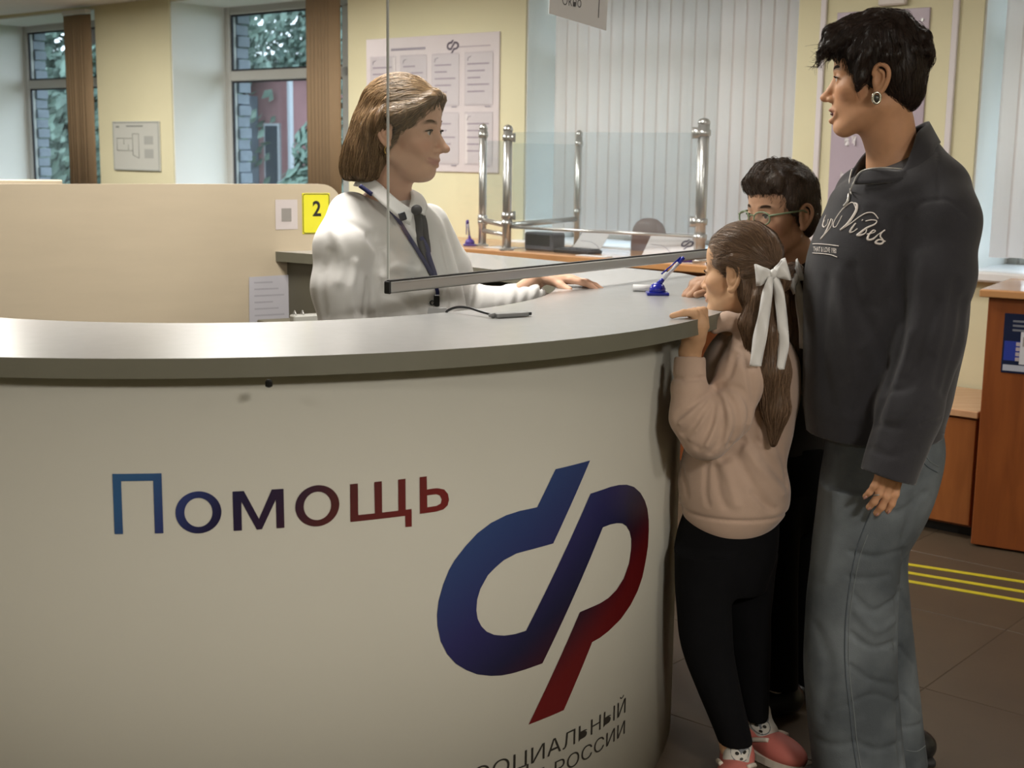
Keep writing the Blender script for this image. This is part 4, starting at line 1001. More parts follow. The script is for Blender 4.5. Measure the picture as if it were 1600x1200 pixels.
def sculpt_head(S, F, mouth_open=0.0, smile=0.0, nose=1.0, eyes=1.0, chin=1.0, child=0.0, ears=(1, 1), cdy=0.0, cdz=0.0, earsc=1.0, eyew=1.0):
    s = F.s
    def e(c, r, k=.012, op='u', R=None): S.ell(F.p(*c), NP(r) * s, F.R if R is None else R, k * s, op)
    def c(a, b, ra, rb, k=.008, op='u'): S.cap(F.p(*a), F.p(*b), ra * s, rb * s, k * s, op)
    e((0, -.006, .040), (.074, .089, .076), 0)
    e((0, .030, .045), (.061, .056, .054), .02)
    e((0, .034, -.020), (.059, .053, .060), .02)
    e((0, .054, -.058), (.034, .036, .030), .02)
    e((0, .028 + cdy * .5, -.070 + cdz * .6), (.051, .048, .040), .02)
    e((0, .070 + cdy, -.099 + cdz), (.022 * chin, .021, .017), .018)
    for x in (-1, 1):
        c((x * .050, -.004, -.055), (x * .018, .066 + cdy, -.103 + cdz), .016, .013, .022)
        e((x * .041, .050, -.020 - .004 * child), (.023, .026, .020), .02)
        c((x * .012, .079, .019), (x * .041, .066, .018), .008, .007, .014)
    for x in (-1, 1):
        e((x * .032, .0905, -.001), (.018, .011, .0105), .012, 's')
        e((x * .032, .0690, .0), (.0150, .0152, .0140), .004)
        e((x * .032, .0880, -.0012), (.0126 * eyew, .0115, .0046 * eyes), .002, 's')
        for a, b in zip([(-.0135, .078, .0005), (-.006, .0840, .0050), (.003, .0845, .0055), (.0135, .0775, .0015)], [(-.006, .0840, .0050), (.003, .0845, .0055), (.0135, .0775, .0015)]): c((x * .032 + a[0] * x, a[1], a[2]), (x * .032 + b[0] * x, b[1], b[2]), .0013, .0013, .001)
    c((0, .080, .004), (0, .080 + .022 * nose, -.033), .0072, .0095, .012)
    e((0, .080 + .0255 * nose, -.0365), (.0100, .0110, .0088), .006)
    for x in (-1, 1):
        e((x * .0118, .091, -.0405), (.0075, .0100, .0070), .006)
        e((x * .0060, .0985, -.0475), (.0034, .0050, .0030), .002, 's')
    # lips
    zc = -.0672 + .0; cz = .006 * smile; cy = .0035 * smile; lb = .0025 if smile else 0
    wv = .0225 + .004 * smile
    up = [(-wv, .079 - cy, zc + .001 + cz), (-.010, .0905 - lb, zc + .0050), (0, .0925 - lb, zc + .0042), (.010, .0905 - lb, zc + .0050), (wv, .079 - cy, zc + .001 + cz)]
    lo = [(-wv * .9, .079 - cy, zc - .001 + cz - mouth_open * .004), (0, .0905 - lb, zc - .0078 - mouth_open * .009), (wv * .9, .079 - cy, zc - .001 + cz - mouth_open * .004)]
    for a, b in zip(up, up[1:]): c(a, b, .0044 - lb * .3, .0044 - lb * .3, .005)
    for a, b in zip(lo, lo[1:]): c(a, b, .0050, .0054, .005)
    mid = [(-wv, .083 - cy, zc + cz), (-.010, .0985, zc + .0005), (0, .099, zc), (.010, .0985, zc + .0005), (wv, .083 - cy, zc + cz)]
    for a, b in zip(mid, mid[1:]): c(a, b, .0012 + lb * .5, .0012 + lb * .5, .003, 's')
    if mouth_open: e((0, .095, zc - .004 * mouth_open - .001), (.015, .016, .0055 * mouth_open), .003, 's')
    if smile:
        for x in (-1, 1): e((x * .036, .066, -.038), (.016, .014, .014), .014)
    # ears
    for x, on in ((-1, ears[0]), (1, ears[1])):
        if not on: continue
        e((x * .0735, -.010, -.008), (.008, .016 * earsc, .027 * earsc), .008)
        rim = [(x * .074, .004, .006), (x * .078, .000, .020), (x * .082, -.012, .026), (x * .085, -.024, .017), (x * .085, -.027, .000), (x * .081, -.020, -.020), (x * .077, -.008, -.034), (x * .074, .000, -.032)]
        E_ = lambda q: (q[0], -.006 + (q[1] + .006) * earsc, -.004 + (q[2] + .004) * earsc)
        rim = [E_(tuple(v)) for v in spline(rim, 4)]
        for a, b in zip(rim, rim[1:]): c(a, b, .0040, .0040, .003)
        e(E_((x * .0755, -.005, -.032)), (.006, .008 * earsc, .008 * earsc), .004)
        e(E_((x * .084, -.008, -.002)), (.0078, .0085 * earsc, .0145 * earsc), .004, 's')
        inn = [E_(tuple(v)) for v in spline([(x * .080, -.008, .014), (x * .080, -.016, .008), (x * .079, -.016, -.010), (x * .078, -.008, -.018)], 4)]
        for a, b in zip(inn, inn[1:]): c(a, b, .0028, .0028, .003)
        c(E_((x * .0765, .002, -.004)), E_((x * .0765, .001, -.012)), .0035, .0030, .003)
def face_paint(F, skin, lip, brow, W, blush=.0, browz=.024, lipk=1.0, lipw=.023, lipz=-.0685):
    L = F.inv(W); x, y, z = np.abs(L[:, 0]), L[:, 1], L[:, 2]
    C = np.tile(np.array(skin, dtype=f32), (len(W), 1))
    def mix(m, c): 
        nonlocal C
        m = np.clip(m, 0, 1)[:, None]; C = C * (1 - m) + np.array(c, dtype=f32) * m
    head = ((x < .09) & (y > -.12) & (z > -.14) & (z < .14)).astype(f32)
    lipm = np.exp(-(((z - lipz - (lipw - .023) * .8 * (x / .025) ** 2) / .0078) ** 4)) * np.exp(-((x / lipw) ** 6)) * (y > .062) * head * lipk
    mix(lipm * .7, lip)
    bz = browz - .004 * ((x - .030) / .02) ** 2
    mix(np.exp(-(((z - bz) / .0042) ** 4)) * np.exp(-(((x - .031) / .0185) ** 6)) * (y > .045) * head * .8, brow)
    mix(np.exp(-(((x - .045) / .02) ** 2 + ((z + .03) / .018) ** 2)) * (y > .02) * head * blush, (skin[0] * 1.02, skin[1] * .72, skin[2] * .66))
    mix(np.exp(-((x / .012) ** 2 + ((z + .036) / .010) ** 2)) * (y > .09) * head * blush, (skin[0] * 1.0, skin[1] * .75, skin[2] * .7))
    # lash line
    lz = .0052 - .0045 * ((x - .0335) / .0135) ** 2
    mix(np.exp(-(((z - lz) / .0021) ** 2)) * np.exp(-(((x - .032) / .0150) ** 8)) * (y > .06) * head * .95, (.025, .015, .012))
    return C
def eyeballs(F, parent, iris=(.10, .07, .04), look=(0, 1, 0), who=(-1, 1)):
    for x in who:
        c0 = Vector(F.p(x * .032, .0692, 0)); r = .0136 * F.s
        bm = bmesh.new(); bmesh.ops.create_uvsphere(bm, u_segments=20, v_segments=14, radius=r); 
        f = Vector(F.R @ NP(look)).normalized(); q = Vector((0, 0, 1)).rotation_difference(f)
        bmesh.ops.transform(bm, matrix=Matrix.Translation(c0) @ q.to_matrix().to_4x4(), verts=bm.verts)
        o = put('eye', bm, mat('eye_white', (.62, .58, .55), rough=.15), parent, smooth=True)
        o.data.materials.append(mat('iris_%d%d' % (int(iris[0] * 100), int(iris[2] * 100)), iris, rough=.1)); o.data.materials.append(mat('pupil', (.005, .005, .005), rough=.1))
        cw = world_of(parent).inverted() @ c0
        for p in o.data.polygons:
            d = (p.center - cw).normalized().dot(f)
            if d > .975: p.material_index = 2
            elif d > .86: p.material_index = 1
def sculpt_hand(S, wrist, D, N, s=1.0, side=1, curl=((.3, .4, .3),) * 4, spread=.10, thumb=(.6, .75, .35), tcurl=.3, k=.005):
    """wrist point, D along the hand, N out of the palm; side = +1 puts the thumb on the D x N side"""
    D = NP(D); D = D / np.linalg.norm(D); N = NP(N); N = N - D * float(N @ D); N = N / np.linalg.norm(N); W = np.cross(D, N) * side; w0 = NP(wrist)
    P = lambda a, b, c: w0 + (D * a + W * b + N * c) * s
    R = np.stack([W, D, N], 1)
    S.ell(P(.046, 0, 0), NP((.040, .052, .0155)) * s, R, .008 * s)
    S.ell(P(.030, .018, .006), NP((.022, .030, .014)) * s, R, .008 * s)
    S.ell(P(.004, 0, 0), NP((.027, .03, .019)) * s, R, .012 * s)
    tips = []
    for i, (off, ln) in enumerate(((.028, .074), (.0095, .082), (-.0095, .076), (-.027, .060))):
        b = P(.084 - .006 * abs(i - 1.3), off, 0); a = 0.0; q = b; d0 = D * math.cos(spread * (1.3 - i) * .5) + W * math.sin(spread * (1.3 - i) * .5)
        rr_ = (.0090, .0094, .0090, .0078)[i]
        for j, fr in enumerate((.44, .31, .25)):
            a += curl[i][j]; d = d0 * math.cos(a) + N * math.sin(a); q2 = q + d * ln * fr * s
            S.cap(q, q2, (rr_ - .0006 * j) * s, (rr_ - .0006 * (j + 1)) * s, k * s * (1 if j else 1.6)); q = q2
        tips.append((q, d))
    d = D * thumb[0] + W * thumb[1] + N * thumb[2]; d = d / np.linalg.norm(d); q = P(.022, .024, .004); q2 = q + d * .040 * s
    S.cap(q, q2, .0125 * s, .0105 * s, .010 * s); d2 = d * math.cos(tcurl) + D * math.sin(tcurl); q3 = q2 + d2 * .030 * s; S.cap(q2, q3, .0100 * s, .0082 * s, k * s)
    tips.append((q3, d2))
    return tips
def noise1(seed, n=6, lo=1.0, hi=6.0):
    r = random.Random(seed); ws = [(r.uniform(lo, hi), r.uniform(0, 6.28), r.uniform(.5, 1)) for _ in range(n)]
    tot = sum(w[2] for w in ws)
    return lambda x: sum(a * np.sin(f * x + p) for f, p, a in ws) / tot * 1.6

def strands(parent, root, bvh, W, n, flow, seed, length=.06, steps=7, r=.00045, lift=.0012, keep=None, col=((.1, .06, .03), (.2, .12, .06)), name='hair_strands', wild=.15, matname='strand'):
    """fine hairs combed over the hair surface"""
    rng = random.Random(seed); V, F_, C = [], [], []
    idx = [rng.randrange(len(W)) for _ in range(n * 3)]; done = 0
    for i in idx:
        if done >= n: break
        p = Vector(W[i])
        if keep is not None and not keep(p): continue
        loc, nn, _, _ = bvh.find_nearest(p)
        if loc is None: continue
        jit = Vector((rng.gauss(0, 1), rng.gauss(0, 1), rng.gauss(0, 1))) * wild
        L = length * rng.uniform(.5, 1.2); pts = []; q = loc; lf = lift * rng.uniform(.2, 1.6); prev = None
        for k in range(steps):
            pts.append(q + nn * lf * (.3 + .7 * math.sin(PI * min(1, (k + .6) / steps))))
            d = flow(q) + jit; d = d - nn * d.dot(nn)
            if d.length < 1e-6: break
            d.normalize(); q2 = q + d * (L / steps); l2, n2, _, dist = bvh.find_nearest(q2)
            if l2 is None: break
            if dist > L / steps * .9: q = q2; nn = nn           # runs off an end: let it go free
            else: q, nn = l2, n2
        if len(pts) < 4: continue
        done += 1; t = rng.random(); c = [a + (b - a) * t for a, b in zip(*col)]; base = len(V); m = len(pts)
        for k, pt in enumerate(pts):
            a = pts[min(k + 1, m - 1)] - pts[max(k - 1, 0)]; a = a.normalized() if a.length > 0 else Zv; s_ = a.orthogonal().normalized(); u_ = a.cross(s_); rr = r * (1 - .75 * k / (m - 1))
            for w in (0, 2.094, 4.189): V.append(pt + (s_ * math.cos(w) + u_ * math.sin(w)) * rr); C.append((*c, 1))
        for k in range(m - 1):
            for w in range(3): F_.append((base + 3 * k + w, base + 3 * k + (w + 1) % 3, base + 3 * k + 3 + (w + 1) % 3, base + 3 * k + 3 + w))
    me = bpy.data.meshes.new(name); inv = world_of(parent).inverted(); me.from_pydata([inv @ v for v in V], [], F_)
    a = me.attributes.new('Col', 'FLOAT_COLOR', 'POINT'); a.data.foreach_set('color', np.array(C, dtype=f32).ravel())
    me.polygons.foreach_set('use_smooth', np.ones(len(me.polygons), dtype=bool))
    o = link(name, me, mat(matname, (.1, .06, .03), rough=.38, attr='Col', spec=.35), parent); o['kind'] = 'stuff'
    return o

def brows_lashes(F, parent, colour, who=(-1, 1), thick=1.0, name='brow_hair'):
    m = mat(name, colour, rough=.8, spec=.1)
    for x in who:
        bp_ = [Vector(F.p(x * a, b, c)) for a, b, c in ((.013, .0855, .0195), (.022, .0845, .0245), (.033, .0805, .0262), (.043, .0725, .0240), (.050, .0625, .0195))]
        nz_ = Vector(F.R[:, 1].tolist()); tubeo('eyebrow', spline(bp_, 4), [v * F.s * thick for v in np.interp(np.linspace(0, 4, 17), range(5), (.0026, .0034, .0034, .0026, .0010))], m, parent, n=8)
        lp = [Vector(F.p(x * (.032 + a), b, c)) for a, b, c in ((-.0130, .0795, .0008), (-.006, .0850, .0050), (.003, .0857, .0056), (.010, .0820, .0038), (.0165, .0760, .0022))]
        tubeo('eyelashes', spline(lp, 4), [v * F.s for v in np.interp(np.linspace(0, 4, 17), range(5), (.0006, .0013, .0015, .0014, .0006))], mat('lash', (.012, .008, .007), rough=.9, spec=.1), parent, n=6)

# ================================================================== THE SHORT-HAIRED WOMAN IN THE DARK SWEATSHIRT
M_skin = mat('skin', (.5, .3, .2), rough=.50, spec=.28, attr='Col', noise=.04, nscale=60, sss=.06, bump=.05, bscale=500)
def skin_obj(S, name, parent, colour): return S.mesh(name, M_skin, parent, colour)
mo = thing('person', 'woman with short dark hair in a charcoal sweatshirt and pale jeans', 'person', (.86, 2.86, 0))
YM = 2.85
FM = Frame(at(1370, 124, YM), (-.955, .295), tilt=-.02, sc=.985)
wr = pa_(1402, 694, 2.668); SKM = (.58, .31, .175)
S = Sculpt((.56, 2.54, 0), (1.08, 3.14, 1.76), .0025, zfine=((1.36, 1.72), (wr[2] - .17, wr[2] + .05)), hz=.008)
sculpt_head(S, FM, mouth_open=1.15, nose=1.0, eyes=.9, cdy=-.004, eyew=1.1)
S.chain([FM.p(0, -.018, -.05), pa_(1388, 205, YM + .01), pa_(1398, 262, YM + .02), pa_(1405, 300, YM + .02)], [.053, .050, .054, .075], k=.02)
S.zloft([psec(285, 1370, 1470, 2.87, .06), psec(330, 1340, 1475, 2.87, .075), psec(420, 1315, 1470, 2.87, .085), psec(520, 1320, 1460, 2.87, .08), psec(650, 1310, 1440, 2.87, .085), psec(760, 1310, 1410, 2.87, .08)], k=.03)
S.chain([pa_(1455, 330, 2.80), pa_(1464, 380, 2.755), pa_(1456, 520, 2.705), wr], [.042, .044, .036, .024], k=.02)
S.chain([pa_(1355, 310, 2.99), pa_(1330, 520, 3.02), pa_(1320, 640, 2.98)], [.048, .038, .026], k=.02)
for pts in ([pa_(1340, 760, 2.81), pa_(1335, 980, 2.80), pa_(1345, 1190, 2.82)], [pa_(1385, 760, 2.93), pa_(1383, 980, 2.96), pa_(1400, 1150, 2.965)]): S.chain(pts + [NP((pts[-1][0] - .01, pts[-1][1], .05))], [.048, .038, .030, .030], k=.02)
hD = pa_(1374, 800, 2.655) - wr
tipsM = sculpt_hand(S, wr, hD, (-.35, .93, .05), .94, side=1, curl=((.02, .18, .22), (.06, .25, .28), (.10, .28, .28), (.14, .30, .3)), spread=.08, thumb=(.97, .25, .15), tcurl=.05)
body = S.mesh('body', M_skin, mo, lambda W: face_paint(FM, SKM, (.33, .12, .10), (.05, .03, .02), W, blush=.25))
BVb = bvh_last(); eyeballs(FM, mo, look=(.1, 1, -.15)); brows_lashes(FM, mo, (.030, .018, .013), name='dark_brow')
bm = bmesh.new(); e0 = Vector(FM.p(0, .086, -.0705)); bmesh.ops.create_uvsphere(bm, u_segments=12, v_segments=8, radius=1, matrix=Matrix.Translation(e0) @ Matrix(np.array(FM.R).tolist()).to_4x4() @ Matrix.Diagonal((.013, .008, .0045, 1))); put('teeth', bm, mat('mouth_inside', (.10, .03, .03), rough=.4), mo, smooth=True)
# fingernails
for tp, td in tipsM:
    bm = bmesh.new(); td = td / np.linalg.norm(td); c_ = Vector(tp + td * .0015) + Vector((0, -.0062, 0)); ax_ = Vector(td); bmesh.ops.create_uvsphere(bm, u_segments=8, v_segments=6, radius=1, matrix=Matrix.Translation(c_) @ Vector((0, 0, 1)).rotation_difference(ax_).to_matrix().to_4x4() @ Matrix.Diagonal((.0044, .0022, .0062, 1))); put('nail', bm, mat('nail_polish', (.42, .22, .18), rough=.2), mo, smooth=True)
# hair: cropped, swept forward into a fringe
S = Sculpt(FM.p(0, 0, 0) - .19, FM.p(0, 0, 0) + .19, .0028)
def he(c, r, k=.015, op='u'): S.ell(FM.p(*c), NP(r) * FM.s, FM.R, k, op)
he((0, -.006, .048), (.083, .093, .094), 0)
he((0, .010, .072), (.066, .085, .062)); he((0, -.042, .02), (.072, .058, .085)); he((0, -.060, -.022), (.052, .034, .044))
he((0, .125, -.038), (.125, .075, .092), .010, 's')                                  # face opening
he((0, .050, -.105), (.12, .100, .085), .012, 's')                                   # clear of the jaw and neck
for x in (-1, 1): he((x * .092, -.004, -.014), (.032, .028, .036), .006, 's')        # clear of the ears
for x in (-1, 1): S.chain([FM.p(x * .073, .030, .030), FM.p(x * .071, .030, .000), FM.p(x * .068, .034, -.022)], [.013, .010, .004], k=.012)
nz = noise1(4, 9, 30, 130); nz2 = noise1(5, 7, 20, 90)
rng = random.Random(12)
for i in range(46):                                                                   # locks of the fringe and crown
    u_ = rng.uniform(-1, 1); a0 = FM.p(u_ * .055, .045 + rng.uniform(-.02, .02), .118 - .028 * u_ * u_ + rng.uniform(-.006, .006)); a1 = FM.p(u_ * .060 + rng.uniform(-.01, .01), .092 + rng.uniform(-.008, .010), .096 - .02 * u_ * u_ + rng.uniform(-.01, .01))
    a2 = FM.p(u_ * .060 + rng.uniform(-.012, .012), .108 + rng.uniform(-.012, .016), .064 - .01 * u_ * u_ + rng.uniform(-.016, .014)); S.chain([a0, a1, a2], [.012, .008, .0018], k=.006)
for i in range(8):
    u_ = rng.uniform(-.6, .6); a1 = FM.p(u_ * .05, .103, .085); a2 = FM.p(u_ * .05 + rng.uniform(-.01, .01), .121 + rng.uniform(0, .012), .050 + rng.uniform(-.02, .012)); S.chain([FM.p(u_ * .05, .07, .108), a1, a2], [.010, .006, .0015], k=.005)
for i in range(130):                                                                   # ruffled crown and back
    th = rng.uniform(-2.6, 2.6); ph = rng.uniform(.05, 1.25); dv = NP((math.sin(th) * math.cos(ph) * .080, -math.cos(th) * math.cos(ph) * .096 - .012, math.sin(ph) * .090 + .045)); tv = NP((math.cos(th) * .012, .010, -.022 + rng.uniform(-.01, .02)))
    S.chain([FM.p(*(dv * .97)), FM.p(*(dv * 1.035 + tv * .5)), FM.p(*(dv * 1.06 + tv))], [.006, .005, .0018], k=.012)
def grain(x, y, z):
    L0 = (x - FM.o[0]) * FM.R[0, 0] + (y - FM.o[1]) * FM.R[1, 0] + (z - FM.o[2]) * FM.R[2, 0]; L1 = (x - FM.o[0]) * FM.R[0, 1] + (y - FM.o[1]) * FM.R[1, 1] + (z - FM.o[2]) * FM.R[2, 1]
    return .0014 * nz(L0 * 2.2 + .3 * L1) + .0010 * nz2(L1 * 1.5 + (z - FM.o[2]) * 1.2)
S.wave(grain)
M_hairM = mat('dark_brown_hair', (.018, .010, .008), rough=.42, noise=.5, nscale=90, stretch=(1, 1, .3), bump=.4, bscale=260, bdist=.003)
ho = S.mesh('hair', M_hairM, mo); BHm = bvh_last()
fF, fU = Vector(FM.R[:, 1].tolist()), Vector(FM.R[:, 2].tolist())
def flowM(p):
    L = FM.inv(np.array(p)); top = max(0, min(1, (L[2] - .07) / .05)); fr = 1 if L[1] > 0 else .25
    return (fF * (.9 * fr) - fU * .25) * top + (fF * (.25 if L[1] > .02 else -.25) - fU) * (1 - top)
strands(ho, mo, BHm, LAST['W'], 5200, flowM, 3, length=.040, steps=6, r=.00050, lift=.0034, col=((.010, .006, .005), (.050, .029, .020)), wild=.20)
# sweatshirt
M_swt = mat('charcoal_fleece', (.024, .0225, .027), rough=.9, noise=.12, nscale=18, bump=.35, bscale=700, sheen=.25)
S = Sculpt((.56, 2.52, .68), (1.06, 3.12, 1.60), .004)
S.zloft([psec(222, 1436, 1462, 2.875, .05), psec(240, 1412, 1475, 2.872, .085), psec(262, 1368, 1490, 2.868, .115), psec(290, 1318, 1503, 2.865, .14), psec(330, 1293, 1511, 2.865, .155), psec(380, 1270, 1513, 2.865, .165), psec(440, 1261, 1510, 2.865, .165), psec(520, 1258, 1503, 2.865, .16), psec(590, 1258, 1488, 2.865, .15), psec(640, 1257, 1478, 2.865, .142), psec(655, 1259, 1474, 2.865, .138), psec(678, 1262, 1470, 2.865, .134)], n=2.25)
cuff = pa_(1388, 744, 2.665)
S.chain([pa_(1468, 296, 2.80), pa_(1474, 345, 2.755), pa_(1466, 430, 2.725), pa_(1452, 530, 2.70), pa_(1422, 640, 2.68), cuff], [.066, .072, .070, .066, .062, .058], k=.025)
S.chain([pa_(1350, 305, 2.98), pa_(1325, 520, 3.01), pa_(1315, 640, 2.97)], [.065, .062, .052], k=.03)
axs = (pa_(1388, 744, 2.665) - pa_(1422, 640, 2.68)); axs /= np.linalg.norm(axs)
cutp = pa_(1388, 746, 2.665)
B_ = S.block(cutp - .11, cutp + .11, 0); ix, x_, y_, z_ = B_
dcut = (x_ - cutp[0]) * axs[0] + (y_ - cutp[1]) * axs[1] + (z_ - cutp[2]) * axs[2]; near = ((x_ - cutp[0]) ** 2 + (y_ - cutp[1]) ** 2 + 0 * z_) < .085 ** 2
S.d[ix] = np.where(near & (y_ < 2.745), np.maximum(S.d[ix], dcut), S.d[ix])
S.cap(cutp - axs * .03, cutp + axs * .03, .044, .050, .004, 's')
# folds
fw = lambda pts, Yd: [pa_(x, y, Yd) for x, y in pts]
for pts, w, d_ in (([(1412, 345), (1402, 420), (1408, 500), (1392, 580), (1366, 660)], .011, .011), ([(1398, 430), (1372, 470), (1345, 480)], .013, .007), ([(1395, 480), (1372, 520), (1352, 545)], .014, -.005), ([(1330, 420), (1345, 480), (1372, 535), (1380, 570)], .012, .008), ([(1312, 430), (1322, 520), (1340, 590)], .018, -.005), ([(1290, 440), (1284, 540), (1296, 630)], .014, .006), ([(1348, 580), (1330, 640)], .012, .005),
                   ([(1365, 330), (1385, 365), (1398, 410)], .014, .005), ([(1495, 440), (1482, 520), (1466, 600)], .010, .008), ([(1440, 400), (1432, 490), (1412, 580)], .015, -.005), ([(1462, 470), (1440, 540), (1415, 590)], .010, .005), ([(1455, 560), (1425, 600), (1392, 612)], .008, .005), ([(1445, 640), (1410, 668), (1372, 662)], .008, .005), ([(1432, 700), (1390, 712), (1358, 700)], .007, .004), ([(1420, 520), (1400, 600), (1372, 690)], .010, -.004),
                   ([(1444, 315), (1480, 312), (1512, 338)], .004, .0035), ([(1444, 315), (1418, 332), (1404, 352)], .004, .0035), ([(1455, 205), (1464, 240), (1468, 290), (1466, 314)], .004, .003), ([(1260, 655), (1300, 662), (1340, 665)], .004, .004), ([(1440, 664), (1472, 655)], .004, .004), ([(1478, 610), (1500, 520), (1506, 470)], .012, .008), ([(1345, 300), (1380, 310), (1420, 300)], .014, .004)):
    S.fold(pts, w, d_)
nq = noise1(31, 7, 14, 40); nq2 = noise1(33, 7, 10, 30)
S.wave(lambda x, y, z: .0018 * nq(x * 1.2 + z * .8) + .0018 * nq2(z * 1.1 - y))
S.mesh('sweatshirt', M_swt, mo, largest=False); BV = bvh_last()
# stand collar, open at the throat
M_col = M_swt
def collar_sheet(name, outline_hi, outline_lo, th, m, parent, bv=None):
    """a folded band between an upper and a lower edge"""
    hi = spline(outline_hi, 6); lo = spline(outline_lo, 6); n = min(len(hi), len(lo)); bm = bmesh.new(); rows = []
    for i in range(n): rows.append([bm.verts.new(lo[i] + (hi[i] - lo[i]) * j / 4) for j in range(5)])
    for A_, B__ in zip(rows, rows[1:]):
        for j in range(4): bm.faces.new((A_[j], B__[j], B__[j + 1], A_[j + 1]))
    bmesh.ops.recalc_face_normals(bm, faces=bm.faces[:]); bmesh.ops.solidify(bm, geom=bm.faces[:], thickness=th)
    return put(name, bm, m, parent, smooth=True)
hi = [at(1343, 268, 2.79), at(1372, 262, 2.765), at(1409, 264, 2.765), at(1424, 235, 2.785), at(1436, 205, 2.81), at(1452, 192, 2.86), at(1447, 190, 2.915), at(1425, 200, 2.94), at(1385, 215, 2.945), at(1352, 238, 2.925), at(1334, 262, 2.895)]
lo_ = [at(1333, 285, 2.775), at(1370, 285, 2.745), at(1425, 276, 2.745), at(1450, 255, 2.765), at(1462, 232, 2.80), at(1470, 222, 2.86), at(1462, 222, 2.93), at(1430, 232, 2.97), at(1385, 245, 2.975), at(1345, 265, 2.95), at(1322, 288, 2.91)]
collar_sheet('collar', hi, lo_, .006, M_swt, mo)
M_zip = mat('silver_zip', (.52, .50, .47), rough=.35, metal=.6)
tubeo('zip', spline([at(1409, 264, 2.760), at(1375, 262, 2.758), at(1345, 268, 2.783), at(1333, 287, 2.768)], 6) + [p for p in [stamp(BV, 1329, 300, .002), stamp(BV, 1326, 312, .002)] if p], .0014, M_zip, mo, n=6)
tubeo('zip_edge', spline([at(1331, 265, 2.895), at(1327, 285, 2.85), at(1330, 303, 2.775)], 5), .0014, M_zip, mo, n=6)
stamped('zip_pull', BV, [(1328, 304), (1326, 315), (1320, 323)], .0026, M_zip, mo, lift=.003)
# chest lettering, stitched on in pale thread
M_thr = mat('pale_thread', (.80, .73, .68), rough=.7)
sc_ = lambda pts: [(1270 + x * .19163, 270 + y * .19167) for x, y in pts]
STRK = [([(355, 300), (330, 245), (285, 260), (225, 320), (175, 400), (170, 440), (190, 440), (215, 400), (240, 350)], (.0010, .0012, .0012, .0010, .0009)),   # flourish of the V
        ([(340, 245), (362, 262), (350, 320), (290, 410), (225, 468)], (.0010, .0022, .0026, .0024, .0016)),
        ([(225, 468), (300, 420), (380, 360), (440, 328), (495, 330), (535, 375)], (.0012, .0010, .0010, .0011, .0012, .0009)),
        ([(352, 410), (318, 455), (305, 485), (330, 480), (365, 455)], (.0012, .0020, .0018, .0010, .0009)), ([(403, 386), (407, 389)], (.0018, .0018)),
        ([(430, 395), (475, 385), (520, 392), (505, 420), (440, 450), (375, 500), (365, 510), (395, 508), (430, 490), (440, 460)], (.0009, .0010, .0010, .0016, .0022, .0020, .0012, .0010)),
        ([(440, 500), (490, 490), (510, 475), (490, 470), (455, 510), (450, 545), (490, 540), (530, 505)], (.0009, .0010, .0012, .0014, .0022, .0018, .0010)),
        ([(530, 505), (590, 465), (560, 490), (550, 520), (575, 560), (550, 580), (510, 570), (540, 545), (592, 560)], (.0009, .0012, .0014, .0018, .0022, .0016, .0012)),
        ([(100, 385), (85, 425), (95, 445), (120, 420), (130, 380)], (.0010, .0018, .0014, .0010, .0010)), ([(155, 375), (130, 440), (100, 500), (68, 540), (85, 520), (150, 440), (165, 380)], (.0016, .0020, .0018, .0012, .0009, .0009)),
        ([(110, 345), (95, 380), (80, 440)], (.0008, .0014, .0010)),
        ([(2, 580), (70, 582), (140, 588), (213, 598)], (.0010, .0010)), ([(2, 655), (80, 660), (150, 670), (200, 688)], (.0010, .0010))]
for pts, r in STRK: stamped('stitched_letter', BV, sc_(pts), [v * 1.15 for v in r], M_thr, mo, lift=.0006, n=6, sub=6)
me = text_mesh('THAT & LOVE 1980', 1.0, bold=.004); xs = [v.co.x for v in me.vertices]; bm = bmesh.new(); bm.from_mesh(me); bpy.data.meshes.remove(me); ok = True
for v in bm.verts:
    u_ = (v.co.x - min(xs)) / (max(xs) - min(xs)); px_, py_ = 6 + 188 * u_, 642 + 15 * u_ ** 2 - v.co.y / .73 * 42
    q = stamp(BV, 1270 + px_ * .19163, 270 + py_ * .19167, .0008)
    v.co = q if q is not None else Vector((0, 0, -99))
bmesh.ops.delete(bm, geom=[v for v in bm.verts if v.co.z < -50], context='VERTS')
put('stitched_line', bm, M_thr, mo)
# jeans
M_jean = mat('washed_denim', (.060, .070, .078), rough=.85, nscale=5, bump=.3, bscale=420, color2=(.15, .17, .182))
S = Sculpt((.56, 2.60, .004), (1.02, 3.12, .96), .004)
S.zloft([psec(640, 1298, 1462, 2.87, .112), psec(700, 1292, 1472, 2.87, .128), psec(760, 1283, 1460, 2.87, .132), psec(815, 1277, 1438, 2.87, .118), psec(850, 1273, 1420, 2.87, .10)], n=2.2)
S.zloft([(z, cx, cy, a, b) for z, cx, cy, a, b in [psec(760, 1284, 1412, 2.81, .088), psec(860, 1270, 1406, 2.805, .085), psec(940, 1261, 1402, 2.80, .082), psec(1030, 1257, 1400, 2.80, .085), psec(1110, 1261, 1404, 2.80, .092), psec(1190, 1270, 1412, 2.80, .100), psec(1246, 1276, 1418, 2.80, .105)]], k=.03, n=2.2)
S.zloft([psec(770, 1330, 1450, 2.96, .085), psec(870, 1330, 1416, 2.96, .078), psec(940, 1335, 1420, 2.96, .078), psec(1040, 1345, 1430, 2.96, .084), psec(1120, 1350, 1438, 2.96, .090), psec(1192, 1352, 1447, 2.96, .096)], k=.02, n=2.2)
